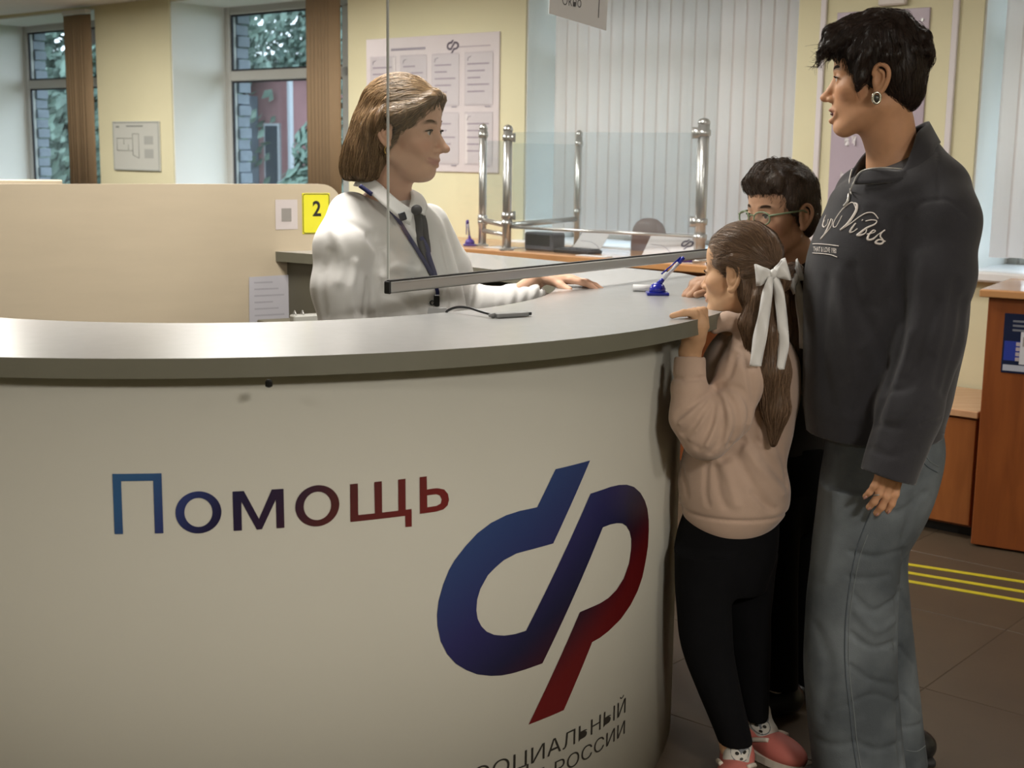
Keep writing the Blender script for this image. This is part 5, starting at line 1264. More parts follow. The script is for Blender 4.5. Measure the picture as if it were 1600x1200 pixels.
for pts, w, d_ in (([(1413, 862), (1402, 940), (1400, 1040), (1404, 1150), (1412, 1230)], .007, .010), ([(1330, 862), (1368, 870), (1408, 860)], .006, .005), ([(1335, 930), (1362, 955), (1392, 940), (1404, 925)], .006, .006), ([(1338, 955), (1368, 985), (1398, 968)], .008, -.006), ([(1330, 990), (1362, 1012), (1398, 1002)], .006, .006), ([(1328, 1040), (1360, 1062), (1398, 1070)], .006, .005), ([(1325, 900), (1350, 905), (1388, 900)], .007, .004),
                   ([(1335, 1095), (1365, 1085), (1400, 1098)], .006, .004), ([(1300, 740), (1306, 820), (1292, 900)], .016, -.004), ([(1275, 980), (1296, 1040), (1286, 1120)], .014, .004), ([(1338, 1160), (1372, 1172), (1405, 1160)], .007, .005), ([(1445, 770), (1405, 800), (1365, 798)], .008, .005), ([(1448, 735), (1430, 775), (1412, 840)], .010, .004), ([(1290, 690), (1320, 700), (1345, 690)], .008, .004),
                   ([(1406, 925), (1420, 955)], .006, .005), ([(1404, 1010), (1428, 1040)], .006, .005), ([(1410, 1085), (1436, 1112)], .006, .005), ([(1408, 1140), (1443, 1130)], .006, .005), ([(1262, 1150), (1300, 1165), (1330, 1160)], .008, .004), ([(1300, 1110), (1325, 1100)], .007, .003)):
    S.fold(pts, w, d_)
nq3 = noise1(41, 7, 12, 36)
S.wave(lambda x, y, z: .0015 * nq3(z * 1.3 + x * .6) )
S.mesh('jeans', M_jean, mo); BJ = bvh_last()
M_seam = mat('denim_seam', (.07, .085, .10), rough=.9); M_stitch = mat('denim_stitch', (.17, .19, .195), rough=.9)
stamped('outer_seam', BJ, [(1362, 795), (1350, 825), (1338, 860), (1329, 905), (1322, 960), (1320, 1010), (1322, 1060), (1328, 1110), (1333, 1160), (1340, 1205)], .0014, M_seam, mo, lift=.0003)
stamped('seam_stitching', BJ, [(1356, 835), (1345, 865), (1336, 905), (1328, 960), (1326, 1010), (1328, 1060), (1334, 1110), (1339, 1160), (1346, 1205)], .0010, M_stitch, mo, lift=.0003)
stamped('back_pocket', BJ, [(1442, 690), (1440, 715), (1448, 728), (1464, 738)], .0012, M_seam, mo, lift=.0004); stamped('pocket_stitching', BJ, [(1445, 708), (1452, 720), (1466, 729)], .0010, M_stitch, mo, lift=.0004)
stamped('hem_stitching', BJ, [(1416, 1172), (1432, 1174), (1446, 1165)], .0010, M_stitch, mo, lift=.0004)
# shoes
M_shoe = mat('black_leather', (.012, .012, .013), rough=.35)
for c0, Yd in ((1345, 2.81), (1405, 2.965)):
    b0 = pa_(c0, 1190, Yd); S = Sculpt((b0[0] - .20, Yd - .12, 0), (b0[0] + .14, Yd + .12, .14), .004)
    S.ell((b0[0] - .045, Yd, .030), (.095, .045, .034)); S.ell((b0[0] + .030, Yd, .036), (.055, .040, .042), k=.03); S.plane((0, 0, .002), (0, 0, -1))
    S.mesh('shoe', M_shoe, mo); sole = bmesh.new(); box(sole, (b0[0] - .03, Yd, .009), X, Y, Zv, .105, .043, .008, bevel=.007, seg=2); put('sole', sole, mat('rubber_sole', (.02, .02, .02), rough=.7), mo)
# ring and earring
rp = stamp(BVb, 1367, 772, -.0065) or Vector(pa_(1367, 773, 2.648))
bm = bmesh.new(); tube(bm, [Vector(rp) + Vector((.0088 * math.cos(a), .0088 * math.sin(a), .002 * math.cos(a))) for a in np.linspace(0, 2 * PI, 20, endpoint=False)], .0014, 6, closed=True); put('finger_ring', bm, M_chrome, mo, smooth=True)
ec = Vector(FM.p(-.083, -.004, -.042))
bm = bmesh.new(); tube(bm, [ec + Vector((.008 * math.cos(a), -.001, .011 * math.sin(a))) for a in np.linspace(0, 2 * PI, 20, endpoint=False)], .0026, 8, closed=True); eo = put('earring', bm, mat('silver_jewel', (.6, .58, .5), rough=.2, metal=.9), mo, smooth=True)
bm = bmesh.new(); bmesh.ops.create_icosphere(bm, subdivisions=2, radius=.0065, matrix=Matrix.Translation(ec + Vector((0, .001, -.001))) @ Matrix.Diagonal((1, .5, 1.2, 1))); put('earring_stone', bm, mat('dark_stone', (.03, .035, .03), rough=.08, spec=.8), eo, smooth=True)

# ================================================================== THE GIRL AT THE COUNTER
gi = thing('person', 'girl in a beige sweatshirt with white hair bows holding the worktop edge', 'person', (.56, 2.93, 0))
YG = 2.92
FG = Frame(at(1157, 426, YG), (-.86, .51), tilt=-.03, sc=.845)
SKG = (.62, .37, .215)
wg = pa_(1078, 551, 2.80); fw = lambda pts, Yd: [pa_(x, y, Yd) for x, y in pts]
S = Sculpt((.30, 2.60, 0), (.76, 3.14, 1.32), .0024, zfine=((.92, 1.30),), hz=.008)
sculpt_head(S, FG, nose=.75, child=1, chin=.85, earsc=1.22)
S.chain([FG.p(0, -.018, -.05), pa_(1172, 495, YG + .01), pa_(1175, 530, YG + .02)], [.042, .040, .048], k=.02)
S.zloft([psec(515, 1130, 1215, 2.94, .05), psec(570, 1110, 1230, 2.94, .07), psec(680, 1110, 1215, 2.94, .07), psec(790, 1095, 1210, 2.94, .075), psec(850, 1100, 1200, 2.94, .07)], k=.03)
S.chain([pa_(1160, 565, 2.86), pa_(1115, 660, 2.81), pa_(1096, 668, 2.795), pa_(1080, 632, 2.79), wg], [.032, .027, .026, .023, .0205], k=.02)
S.chain([pa_(1205, 555, 3.02), pa_(1190, 660, 3.06), pa_(1130, 640, 3.05)], [.036, .030, .02], k=.02)
S.chain([pa_(1115, 830, 2.925), pa_(1105, 1000, 2.885), pa_(1145, 1165, 2.87), NP((pa_(1145, 1165, 2.87)[0] + .005, 2.87, .04))], [.042, .036, .026, .024], k=.02)
S.chain([pa_(1170, 830, 2.98), pa_(1170, 1000, 3.00), pa_(1182, 1130, 3.01), NP((pa_(1182, 1130, 3.01)[0] + .005, 3.01, .04))], [.042, .036, .026, .024], k=.02)
# the hand hooked over the edge of the worktop, fingers on top pointing in over the counter
hg = pa_(1090, 505, 2.765); S.chain([wg, pa_(1084, 530, 2.785), hg], [.0215, .022, .021], k=.015, flat=((.25, .97, 0), .75))
S.ell(pa_(1088, 512, 2.770), (.022, .020, .030), None, .012)
for i, (dy, x1, y1, x2, y2) in enumerate(((-.018, 1085, 497, 1050, 496), (-.002, 1092, 496, 1062, 491), (.014, 1096, 497, 1072, 490), (.028, 1099, 500, 1082, 491))):
    b = pa_(x1, y1, 2.757 + dy + .012); t_ = pa_(x2, y2, 2.752 + dy + .012); mz = (b + t_) / 2 + NP((0, 0, .0035)); t_[2] = max(min(t_[2], HT + .008), HT + .0065); b[2] = HT + .012; mz[2] = HT + .0125
    S.chain([pa_(x1 + 3, y1 + 11, 2.762 + dy * .8 + .008), b, mz, t_], [.0092, .0085, .0072, .0060], k=.004)
S.chain([pa_(1077, 523, 2.752), pa_(1073, 512, 2.735), pa_(1068, 505, 2.733)], [.009, .0075, .006], k=.008)
S.mesh('body', M_skin, gi, lambda W: face_paint(FG, SKG, (.50, .22, .18), (.12, .07, .04), W, blush=.4))
eyeballs(FG, gi); brows_lashes(FG, gi, (.12, .072, .040), thick=.7, name='girl_brow')
# hair drawn back into two long tails
M_hairG = mat('chestnut_hair', (.16, .098, .058), rough=.40, noise=.55, nscale=70, stretch=(1, 1, .16), bump=.45, bscale=220, bdist=.003)
S = Sculpt((.36, 2.70, .76), (.76, 3.14, 1.32), .003)
def he(c, r, k=.012, op='u'): S.ell(FG.p(*c), NP(r) * FG.s, FG.R, k, op)
he((0, -.012, .046), (.083, .097, .088), 0); he((0, -.040, .015), (.076, .068, .078))
he((0, .118, -.040), (.130, .078, .098), .012, 's'); he((0, .062, -.115), (.12, .092, .085), .012, 's')
for x in (-1, 1): he((x * .098, -.008, -.010), (.038, .040, .050), .006, 's')
S.chain([FG.p(-.068, .022, .032), FG.p(-.072, -.016, .036), FG.p(-.068, -.060, .0)], [.010, .012, .02], k=.015)
S.chain([FG.p(-.064, -.046, -.005), FG.p(-.056, -.055, -.050), FG.p(-.045, -.055, -.085)], [.016, .024, .020], k=.02); S.chain([FG.p(.068, -.030, -.005), FG.p(.058, -.045, -.050), FG.p(.045, -.055, -.085)], [.016, .024, .020], k=.02)
tailn = [pa_(*q) for q in ((1208, 432, 2.855), (1198, 470, 2.84), (1200, 520, 2.825), (1208, 580, 2.815), (1212, 640, 2.815), (1208, 692, 2.815))]
S.chain(tailn, [.024, .030, .034, .033, .026, .006], k=.02)
S.chain(fw([(1188, 470), (1172, 505), (1178, 560), (1190, 620)], 2.825), [.024, .020, .016, .005], k=.02)
tailf = fw([(1240, 430), (1248, 480), (1245, 540), (1235, 600), (1228, 660)], 2.97)
S.chain(tailf, [.022, .026, .028, .024, .006], k=.02)
S.chain([FG.p(-.045, -.075, -.015), tailn[0]], [.030, .022], k=.02); S.chain([FG.p(.045, -.085, -.015), tailf[0]], [.030, .020], k=.02)
na, nb = noise1(61, 9, 60, 260), noise1(62, 8, 50, 200)
def grainG(x, y, z):
    low = 1 / (1 + np.exp((z - 1.13) / .02)); L0 = x * FG.R[0, 0] + y * FG.R[1, 0] + z * FG.R[2, 0]; L2 = z
    head = np.sin(150 * L2 + 60 * (x * FG.R[0, 1] + y * FG.R[1, 1]) + 2 * np.sin(40 * L0)) * .0009 + .0008 * nb(L2 * 1.6 + L0 * .5)
    tail = .0018 * na(x * 1.0 + z * .05) + .0014 * nb(y + z * .08)
    return head * (1 - low) + tail * low
S.wave(grainG); ho = S.mesh('hair', M_hairG, gi); BH = bvh_last()
tn0, tf0 = Vector(tailn[0].tolist()), Vector(tailf[0].tolist())
def flowG(p):
    if p.z < tn0.z - .005: return Vector((0, -.05, -1))
    L = FG.inv(np.array(p)); t_ = tn0 if L[0] < 0 else tf0
    return (t_ - p).normalized() + Vector((0, 0, .25))
strands(ho, gi, BH, LAST['W'], 6000, flowG, 4, length=.085, steps=8, r=.00050, lift=.0022, col=((.10, .058, .032), (.32, .20, .125)), wild=.10)
# bows: two loops, a knot, two long tails
M_rib = mat('white_satin', (.78, .77, .75), rough=.38, noise=.05, nscale=30, sheen=.2)
def ribbon(name, pts, widths, wdir, m, parent, th=.0012):
    P = spline(pts, 7); bm = bmesh.new(); rows = []; n = len(P)
    for i, p in enumerate(P):
        w = np.interp(i / (n - 1) * (len(widths) - 1), np.arange(len(widths)), widths); wd = Vector(wdir[0]).lerp(Vector(wdir[1]), i / (n - 1)).normalized()
        cx = math.sin(i * .55) * .0035
        rows.append([bm.verts.new(p + wd * w * k_ + Vector((0, -.003 * (1 - abs(k_) ** 2) * (1 if i % 2 else .8) + cx * k_, 0))) for k_ in (-1, -.5, 0, .5, 1)])
    for A_, B__ in zip(rows, rows[1:]):
        for j in range(4): bm.faces.new((A_[j], B__[j], B__[j + 1], A_[j + 1]))
    bmesh.ops.recalc_face_normals(bm, faces=bm.faces[:]); bmesh.ops.solidify(bm, geom=bm.faces[:], thickness=th)
    return put(name, bm, m, parent, smooth=True)
def bow(knot, Yd, L, R, tails, label):
    b = bpy.data.objects.new('hair_bow', None); COL.objects.link(b); b.parent = gi; b.location = Vector(pa_(*knot, Yd)) - gi.location; b['label'] = label; b.empty_display_size = .02
    for far, (up_, dn_) in (L, R):
        k0 = at(*knot, Yd); e0 = at(*far, Yd); wv = (at(*up_, Yd) - at(*dn_, Yd)); hw = wv.length / 2; wd = wv.normalized()
        fr = Vector((0, -.012, 0)); ribbon('bow_loop', [k0, k0.lerp(e0, .35) + fr, k0.lerp(e0, .8) + fr * .9, e0, k0.lerp(e0, .75) - fr * .6, k0.lerp(e0, .3) - fr * .5, k0 + Vector((0, .002, 0))], (.005, hw * .55, hw * .9, hw, hw * .9, hw * .5, .005), (wd, wd), M_rib, b)
    kb = Vector(pa_(*knot, Yd - .008)); bm = bmesh.new(); bmesh.ops.create_icosphere(bm, subdivisions=2, radius=.0095, matrix=Matrix.Translation(kb) @ Matrix.Diagonal((.85, .8, 1.15, 1))); put('bow_knot', bm, M_rib, b, smooth=True)
    for pts, w, dy in tails: ribbon('ribbon_tail', [at(x, y, Yd + dy - .004 * i) for i, (x, y) in enumerate(pts)], w, ((1, 0, 0), (.95, -.25, 0)), M_rib, b)
bow((1208, 428), 2.80, ((1180, 430), ((1180, 412), (1184, 447))), ((1232, 420), ((1225, 401), (1236, 436))),
    [([(1204, 432), (1200, 452), (1194, 490), (1187, 530), (1180, 572)], (.006, .0095, .0125, .0135, .0125), -.012), ([(1211, 432), (1217, 455), (1222, 500), (1224, 540), (1219, 577)], (.006, .0095, .0115, .0110, .0085), -.004)], 'white satin bow on the nearer tail of hair')
bow((1244, 434), 2.925, ((1234, 450), ((1229, 440), (1240, 462))), ((1252, 420), ((1243, 405), (1256, 438))),
    [([(1245, 438), (1250, 465), (1255, 510), (1257, 545)], (.006, .010, .011, .010), -.004)], 'white satin bow on the farther tail of hair')
# sweatshirt
M_beige = mat('beige_fleece', (.53, .375, .285), rough=.92, noise=.07, nscale=16, bump=.3, bscale=700, sheen=.3)
S = Sculpt((.30, 2.62, .50), (.74, 3.16, 1.12), .0034)
S.zloft([psec(508, 1140, 1200, 2.945, .045), psec(525, 1122, 1225, 2.945, .075), psec(550, 1104, 1243, 2.945, .10), psec(600, 1092, 1250, 2.945, .115), psec(660, 1082, 1240, 2.945, .115), psec(720, 1066, 1228, 2.94, .118), psec(765, 1060, 1233, 2.94, .122), psec(795, 1064, 1226, 2.94, .118), psec(815, 1072, 1208, 2.94, .108), psec(826, 1082, 1195, 2.94, .098)], n=2.2)
cg = pa_(1078, 566, 2.80)
S.chain([pa_(1170, 548, 2.86), pa_(1158, 590, 2.83), pa_(1130, 650, 2.80), pa_(1104, 678, 2.79), pa_(1082, 650, 2.785), pa_(1077, 610, 2.79)], [.045, .054, .056, .052, .046, .040], k=.02)
S.cap(pa_(1077, 610, 2.79), cg, .036, .034, .008)
S.chain([pa_(1215, 560, 3.02), pa_(1200, 650, 3.06), pa_(1140, 650, 3.06)], [.05, .05, .045], k=.02)
ud = cg - pa_(1077, 610, 2.79); ud /= np.linalg.norm(ud); B_ = S.block(cg - .06, cg + .06, 0); ix, x_, y_, z_ = B_
S.d[ix] = np.where((x_ < cg[0] + .045) & (y_ < 2.86) & (z_ > 0), np.maximum(S.d[ix], (x_ - cg[0]) * ud[0] + (y_ - cg[1]) * ud[1] + (z_ - cg[2]) * ud[2] - .012), S.d[ix])
S.cap(cg - ud * .01, cg + ud * .05, .024, .030, .003, 's')
# hood lying round the neck
S.chain(fw([(1118, 512), (1135, 502), (1165, 508), (1195, 528), (1212, 560)], 2.865), [.014, .019, .022, .024, .018], k=.012); S.chain(fw([(1118, 512), (1128, 500), (1160, 492)], 2.93), [.014, .018, .018], k=.012)
for pts, w, d_ in (([(1050, 590), (1075, 593), (1100, 590)], .004, .006), ([(1118, 604), (1098, 622), (1072, 640), (1056, 650)], .006, .008), ([(1118, 606), (1105, 635), (1086, 662), (1066, 678)], .006, .009), ([(1120, 606), (1116, 645), (1104, 680), (1090, 700)], .006, .009), ([(1122, 606), (1130, 645), (1126, 685), (1112, 708)], .006, .009), ([(1124, 604), (1146, 630), (1152, 665), (1140, 695)], .006, .009), ([(1108, 612), (1086, 640), (1062, 662)], .006, -.005), ([(1112, 616), (1098, 655), (1080, 686)], .006, -.006), ([(1118, 620), (1118, 660), (1104, 696)], .006, -.006), ([(1126, 616), (1140, 655), (1134, 690)], .006, -.006),
                   ([(1126, 600), (1140, 585), (1150, 555)], .006, .007), ([(1128, 604), (1158, 610), (1172, 640), (1160, 690), (1130, 718)], .008, .012), ([(1160, 545), (1172, 580), (1178, 630), (1180, 690)], .008, .007), ([(1135, 530), (1120, 560), (1112, 590)], .009, .005), ([(1148, 525), (1142, 560)], .008, -.005),
                   ([(1104, 725), (1102, 765), (1106, 788)], .006, .006), ([(1130, 722), (1142, 760), (1150, 788)], .010, -.006), ([(1150, 712), (1172, 750), (1200, 790)], .009, .008), ([(1165, 700), (1192, 738), (1222, 770)], .010, -.008), ([(1184, 690), (1208, 730), (1230, 758)], .008, .008), ([(1066, 735), (1072, 770)], .009, .005), ([(1118, 730), (1124, 770), (1132, 790)], .008, .005), ([(1176, 770), (1196, 790), (1212, 796)], .007, .006), ([(1215, 690), (1224, 720), (1228, 745)], .008, .006)):
    S.fold(pts, w, d_)
zh = float(at(1150, 792, 2.94).z); S.wave(lambda x, y, z: (.0045 * np.exp(-((z - zh) / .0045) ** 2)).astype(f32) + 0 * x + 0 * y)
nq4 = noise1(71, 7, 18, 55); S.wave(lambda x, y, z: .0018 * nq4(z + .6 * x))
S.mesh('sweatshirt', M_beige, gi)
# black trousers
M_blk = mat('black_cotton', (.0042, .0042, .0050), rough=.95, spec=.15, noise=.15, nscale=20)
S = Sculpt((.30, 2.70, .03), (.74, 3.16, .86), .004)
S.zloft([psec(790, 1072, 1215, 2.94, .095), psec(850, 1056, 1215, 2.94, .10), psec(890, 1056, 1205, 2.94, .09), psec(920, 1058, 1195, 2.94, .075)], n=2.2)
S.zloft([psec(860, 1054, 1150, 2.89, .075), psec(950, 1057, 1143, 2.88, .066), psec(1010, 1064, 1146, 2.875, .060), psec(1080, 1090, 1158, 2.87, .055), psec(1158, 1122, 1176, 2.87, .047)], k=.02, n=2.1)
S.zloft([psec(860, 1120, 1215, 2.99, .075), psec(950, 1125, 1205, 3.00, .066), psec(1040, 1140, 1203, 3.01, .056), psec(1120, 1160, 1200, 3.01, .046)], k=.012, n=2.1)
nq5 = noise1(75, 6, 20, 50); S.wave(lambda x, y, z: .0016 * nq5(z * 1.4 + x)); S.mesh('trousers', M_blk, gi)
# socks with a grey cat face, pink and white trainers
M_sock = mat('white_sock', (.58, .55, .49), rough=.9); M_cat = mat('grey_knit', (.16, .17, .18), rough=.9); M_pinkshoe = mat('coral_shoe', (.55, .16, .13), rough=.6); M_pale = mat('cream_shoe', (.62, .55, .46), rough=.6)
for (ax_, ay_, Yd, toe) in ((1153, 1158, 2.87, (-.25, -1)), (1184, 1119, 3.01, (.55, -.85))):
    a0 = pa_(ax_, ay_ - 8, Yd); td = Vector((toe[0], toe[1], 0)).normalized(); base = Vector((a0[0], Yd, 0))
    S = Sculpt((base.x - .09, Yd - .13, .0), (base.x + .09, Yd + .08, a0[2] + .02), .003)
    S.chain([a0, NP((a0[0], Yd, .075)), NP((base.x + td.x * .03, Yd + td.y * .03, .055))], [.030, .029, .030], k=.015); so = S.mesh('sock', M_sock, gi); BS = bvh_last()
    S = Sculpt((base.x - .16, Yd - .20, .0), (base.x + .16, Yd + .09, .10), .003)
    S.ell(tuple(base + td * .075 + Vector((0, 0, .032))), (.042, .085, .034), np.array([[-td.y, td.x, 0], [td.x, td.y, 0], [0, 0, 1]]).T); S.ell(tuple(base - td * .010 + Vector((0, 0, .042))), (.040, .052, .046), np.array([[-td.y, td.x, 0], [td.x, td.y, 0], [0, 0, 1]]).T, k=.02)
    S.ell((base.x, Yd, .085), (.031, .034, .035), None, .006, 's'); S.plane((0, 0, .010), (0, 0, -1))
    sh = S.mesh('shoe', M_pinkshoe, gi)
    sb = bmesh.new(); N = 24
    lo = [Vector((base.x, Yd, .002)) + td * (.05 + .105 * math.cos(a)) + Vector((-td.y, td.x, 0)) * .046 * math.sin(a) for a in np.linspace(0, 2 * PI, N, endpoint=False)]
    A_ = [sb.verts.new(p) for p in lo]; B__ = [sb.verts.new(p + Vector((0, 0, .018))) for p in lo]; sb.faces.new(A_[::-1]); sb.faces.new(B__)
    for k_ in range(N): sb.faces.new((A_[k_], A_[(k_ + 1) % N], B__[(k_ + 1) % N], B__[k_]))
    put('shoe_sole', sb, M_pale, sh)
    wn_ = Vector((-td.y, td.x, 0))
    for s_ in (-1, 1): tubeo('shoe_stripe', spline([base + wn_ * .0405 * s_ + Vector((0, 0, .030)) + td * .00, base + wn_ * .040 * s_ + td * .035 + Vector((0, 0, .048)), base + wn_ * .030 * s_ + td * .07 + Vector((0, 0, .058))], 4), .0055, M_pale, sh, n=8)
    # cat face knitted into the sock front
    cp_ = Vector((a0[0], Yd, .072)); fd = -Y
    def disc(c_, rx, rz, m, nm):
        bm = bmesh.new(); N = 18; vs = []
        for a in np.linspace(0, 2 * PI, N, endpoint=False):
            x0 = c_[0] + rx * math.cos(a); z0 = c_[1] + rz * math.sin(a); hit = BS.ray_cast(cp_ + Vector((x0, -.2, z0)), Y); p = hit[0] if hit[0] else cp_ + Vector((x0, -.032, z0)); vs.append(bm.verts.new(p + Vector((0, -c_[2], 0))))
        ctr = BS.ray_cast(cp_ + Vector((c_[0], -.2, c_[1])), Y)[0]
        cv = bm.verts.new((ctr if ctr else cp_ + Vector((c_[0], -.033, c_[1]))) + Vector((0, -c_[2], 0)))
        for k_ in range(N): bm.faces.new((vs[k_], vs[(k_ + 1) % N], cv))
        bmesh.ops.recalc_face_normals(bm, faces=bm.faces[:]); put(nm, bm, m, so)
    disc((0, .005, .001), .023, .017, M_cat, 'knitted_face')
    for s_ in (-1, 1): disc((s_ * .016, .022, .001), .006, .009, M_cat, 'knitted_ear'); disc((s_ * .009, .006, .002), .0045, .0028, M_ink, 'knitted_eye')
    disc((0, -.004, .002), .004, .0028, M_ink, 'knitted_nose')

# ================================================================== THE CLERK BEHIND THE COUNTER
ck = thing('person', 'smiling clerk in a white shirt with a blue lanyard behind the worktop', 'person', (-.30, 3.30, 0))
YC = 3.26
FC = Frame(at(630, 204, YC), (.94, -.33), tilt=-.05, sc=1.03)
SKC = (.70, .43, .30); fw = lambda pts, Yd: [pa_(x, y, Yd) for x, y in pts]
wc = pa_(848, 455, 3.405); wc[2] = HT + .026
S = Sculpt((-.56, 2.98, 0), (.24, 3.58, 1.68), .0026, zfine=((HT - .02, HT + .09), (1.20, 1.66)), hz=.009)
sculpt_head(S, FC, smile=1.5, nose=1.12, eyes=1.15, eyew=1.15, cdy=-.010, cdz=.010)
S.ell(FC.p(0, .026, -.094), NP((.040, .046, .022)) * FC.s, FC.R, .02)
S.chain([FC.p(0, -.018, -.05), pa_(612, 270, YC + .015), pa_(606, 320, YC + .03)], [.050, .046, .060], k=.02)
S.zloft([psec(310, 560, 660, 3.31, .055), psec(360, 535, 680, 3.31, .08), psec(440, 545, 690, 3.31, .085), psec(560, 550, 690, 3.31, .085), psec(700, 540, 700, 3.31, .10)], k=.03)
S.chain([pa_(548, 365, 3.20), pa_(530, 480, 3.17), pa_(560, 600, 3.12)], [.045, .036, .024], k=.02)
S.chain([pa_(672, 365, 3.40), pa_(722, 474, 3.44), pa_(790, 472, 3.42), wc], [.042, .032, .025, .0215], k=.02)
for x in (585, 650):
    q = pa_(x, 700, 3.31); S.chain([q, NP((q[0], 3.31, .45)), NP((q[0], 3.31, .05))], [.075, .05, .035], k=.02)
hd = pa_(922, 446, 3.395) - wc; hd[2] = -.012
tipsC = sculpt_hand(S, wc, hd, (.0, .0, -1.0), .95, side=-1, curl=((.05, .22, .20), (.05, .20, .18), (.10, .24, .2), (.16, .28, .2)), spread=.16, thumb=(.75, .6, .25), tcurl=.1)
S.mesh('body', M_skin, ck, lambda W: face_paint(FC, SKC, (.50, .22, .20), (.12, .07, .04), W, blush=.35, lipw=.029))
eyeballs(FC, ck, iris=(.08, .10, .09), look=(-.1, 1, -.05)); brows_lashes(FC, ck, (.13, .080, .045), thick=.8, name='brown_brow')
# shoulder-length bob, tucked behind the ear
M_hairC = mat('honey_brown_hair', (.17, .10, .052), rough=.36, noise=.6, nscale=60, stretch=(1, 1, .12), bump=.5, bscale=200, bdist=.003)
S = Sculpt((-.50, 3.06, 1.18), (-.06, 3.48, 1.68), .003)
def he(c, r, k=.012, op='u'): S.ell(FC.p(*c), NP(r) * FC.s, FC.R, k, op)
he((0, -.010, .044), (.082, .098, .086), 0); he((0, -.040, .0), (.080, .068, .090))
S.chain([FC.p(.066, -.040, -.005), FC.p(.074, -.054, -.055), FC.p(.076, -.060, -.095), FC.p(.074, -.062, -.112)], [.028, .027, .026, .018], k=.03)
S.chain([FC.p(-.066, -.045, -.005), FC.p(-.076, -.056, -.060), FC.p(-.076, -.060, -.120)], [.030, .030, .020], k=.03)
S.chain([FC.p(0, -.070, .0), FC.p(0, -.082, -.055), FC.p(0, -.092, -.095), FC.p(0, -.098, -.110)], [.040, .036, .032, .024], k=.04)
S.chain([FC.p(.045, -.066, .0), FC.p(.050, -.078, -.055), FC.p(.050, -.088, -.098), FC.p(.048, -.094, -.114)], [.036, .034, .030, .022], k=.04)
S.chain([FC.p(-.045, -.066, .0), FC.p(-.050, -.078, -.055), FC.p(-.050, -.088, -.110)], [.036, .034, .026], k=.04)
S.chain([FC.p(.068, .040, .045), FC.p(.077, .010, .034), FC.p(.080, -.022, .022), FC.p(.080, -.045, -.015)], [.012, .016, .018, .022], k=.02)
S.chain([FC.p(-.068, .040, .045), FC.p(-.077, .010, .034), FC.p(-.080, -.022, .022), FC.p(-.080, -.045, -.015)], [.012, .016, .018, .022], k=.02)
he((0, .128, -.045), (.14, .085, .105), .010, 's'); he((0, .070, -.110), (.078, .092, .088), .010, 's')
for x in (-1, 1): S.chain([FC.p(0, .079, .088), FC.p(x * .030, .079, .078), FC.p(x * .056, .058, .058), FC.p(x * .072, .026, .038), FC.p(x * .079, -.012, .028), FC.p(x * .079, -.036, .005)], [.010, .011, .012, .013, .012, .018], k=.012)
for x in (-1, 1): he((x * .094, .000, -.014), (.030, .024, .034), .006, 's')
S.plane(FC.p(0, 0, -.114), FC.R @ NP((0, .05, -1)), k=.012)
na, nb = noise1(81, 9, 60, 240), noise1(82, 8, 50, 170)
def grainC(x, y, z):
    lx = (x - FC.o[0]) * FC.R[0, 0] + (y - FC.o[1]) * FC.R[1, 0]; ly = (x - FC.o[0]) * FC.R[0, 1] + (y - FC.o[1]) * FC.R[1, 1]
    w = 1 / (1 + np.exp((z - FC.o[2] - .05) / .02)); ph = np.arctan2(lx, -(ly - .01))
    return w * (.0030 * na(ph * .14) + .0016 * nb(ph * .35 + z * .15)) + (1 - w) * (.0003 * nb(lx * 1.2 + .2 * ly))
S.wave(grainC); ho = S.mesh('hair', M_hairC, ck); BHc = bvh_last()
fF, fU, fR = [Vector(FC.R[:, k_].tolist()) for k_ in (1, 2, 0)]
def flowC(p):
    L = FC.inv(np.array(p)); top = max(0, min(1, (L[2] - .045) / .05)); sx = 1 if L[0] > 0 else -1
    return (fF * -.85 + fR * sx * .3 - fU * .15) * top + ((fF * -.85 - fU * .35) if L[1] > -.005 else (fF * -.12 - fU)) * (1 - top)
strands(ho, ck, BHc, LAST['W'], 6500, flowC, 5, length=.085, steps=8, r=.00055, lift=.0022, col=((.075, .042, .020), (.42, .28, .15)), wild=.10)
# white shirt
M_shirt = mat('white_shirt_cloth', (.86, .85, .83), rough=.8, noise=.02, nscale=10, bump=.15, bscale=600)
S = Sculpt((-.60, 2.98, .78), (.20, 3.62, 1.40), .0036)
S.zloft([psec(300, 590, 640, 3.305, .045), psec(318, 560, 665, 3.305, .080), psec(340, 530, 688, 3.305, .105), psec(375, 515, 702, 3.305, .125), psec(420, 512, 716, 3.305, .135), psec(470, 512, 727, 3.305, .135), psec(530, 515, 728, 3.305, .13), psec(620, 518, 722, 3.305, .125), psec(700, 515, 725, 3.305, .125)], n=2.2)
S.chain([pa_(548, 338, 3.235), pa_(535, 385, 3.19), pa_(530, 450, 3.17), pa_(540, 530, 3.15), pa_(560, 600, 3.12)], [.058, .064, .062, .058, .050], k=.03)
S.chain([pa_(668, 352, 3.38), pa_(700, 420, 3.43), pa_(724, 474, 3.445), pa_(762, 476, 3.435), pa_(800, 471, 3.42), pa_(838, 459, 3.408)], [.056, .058, .052, .045, .041, .034], k=.02)
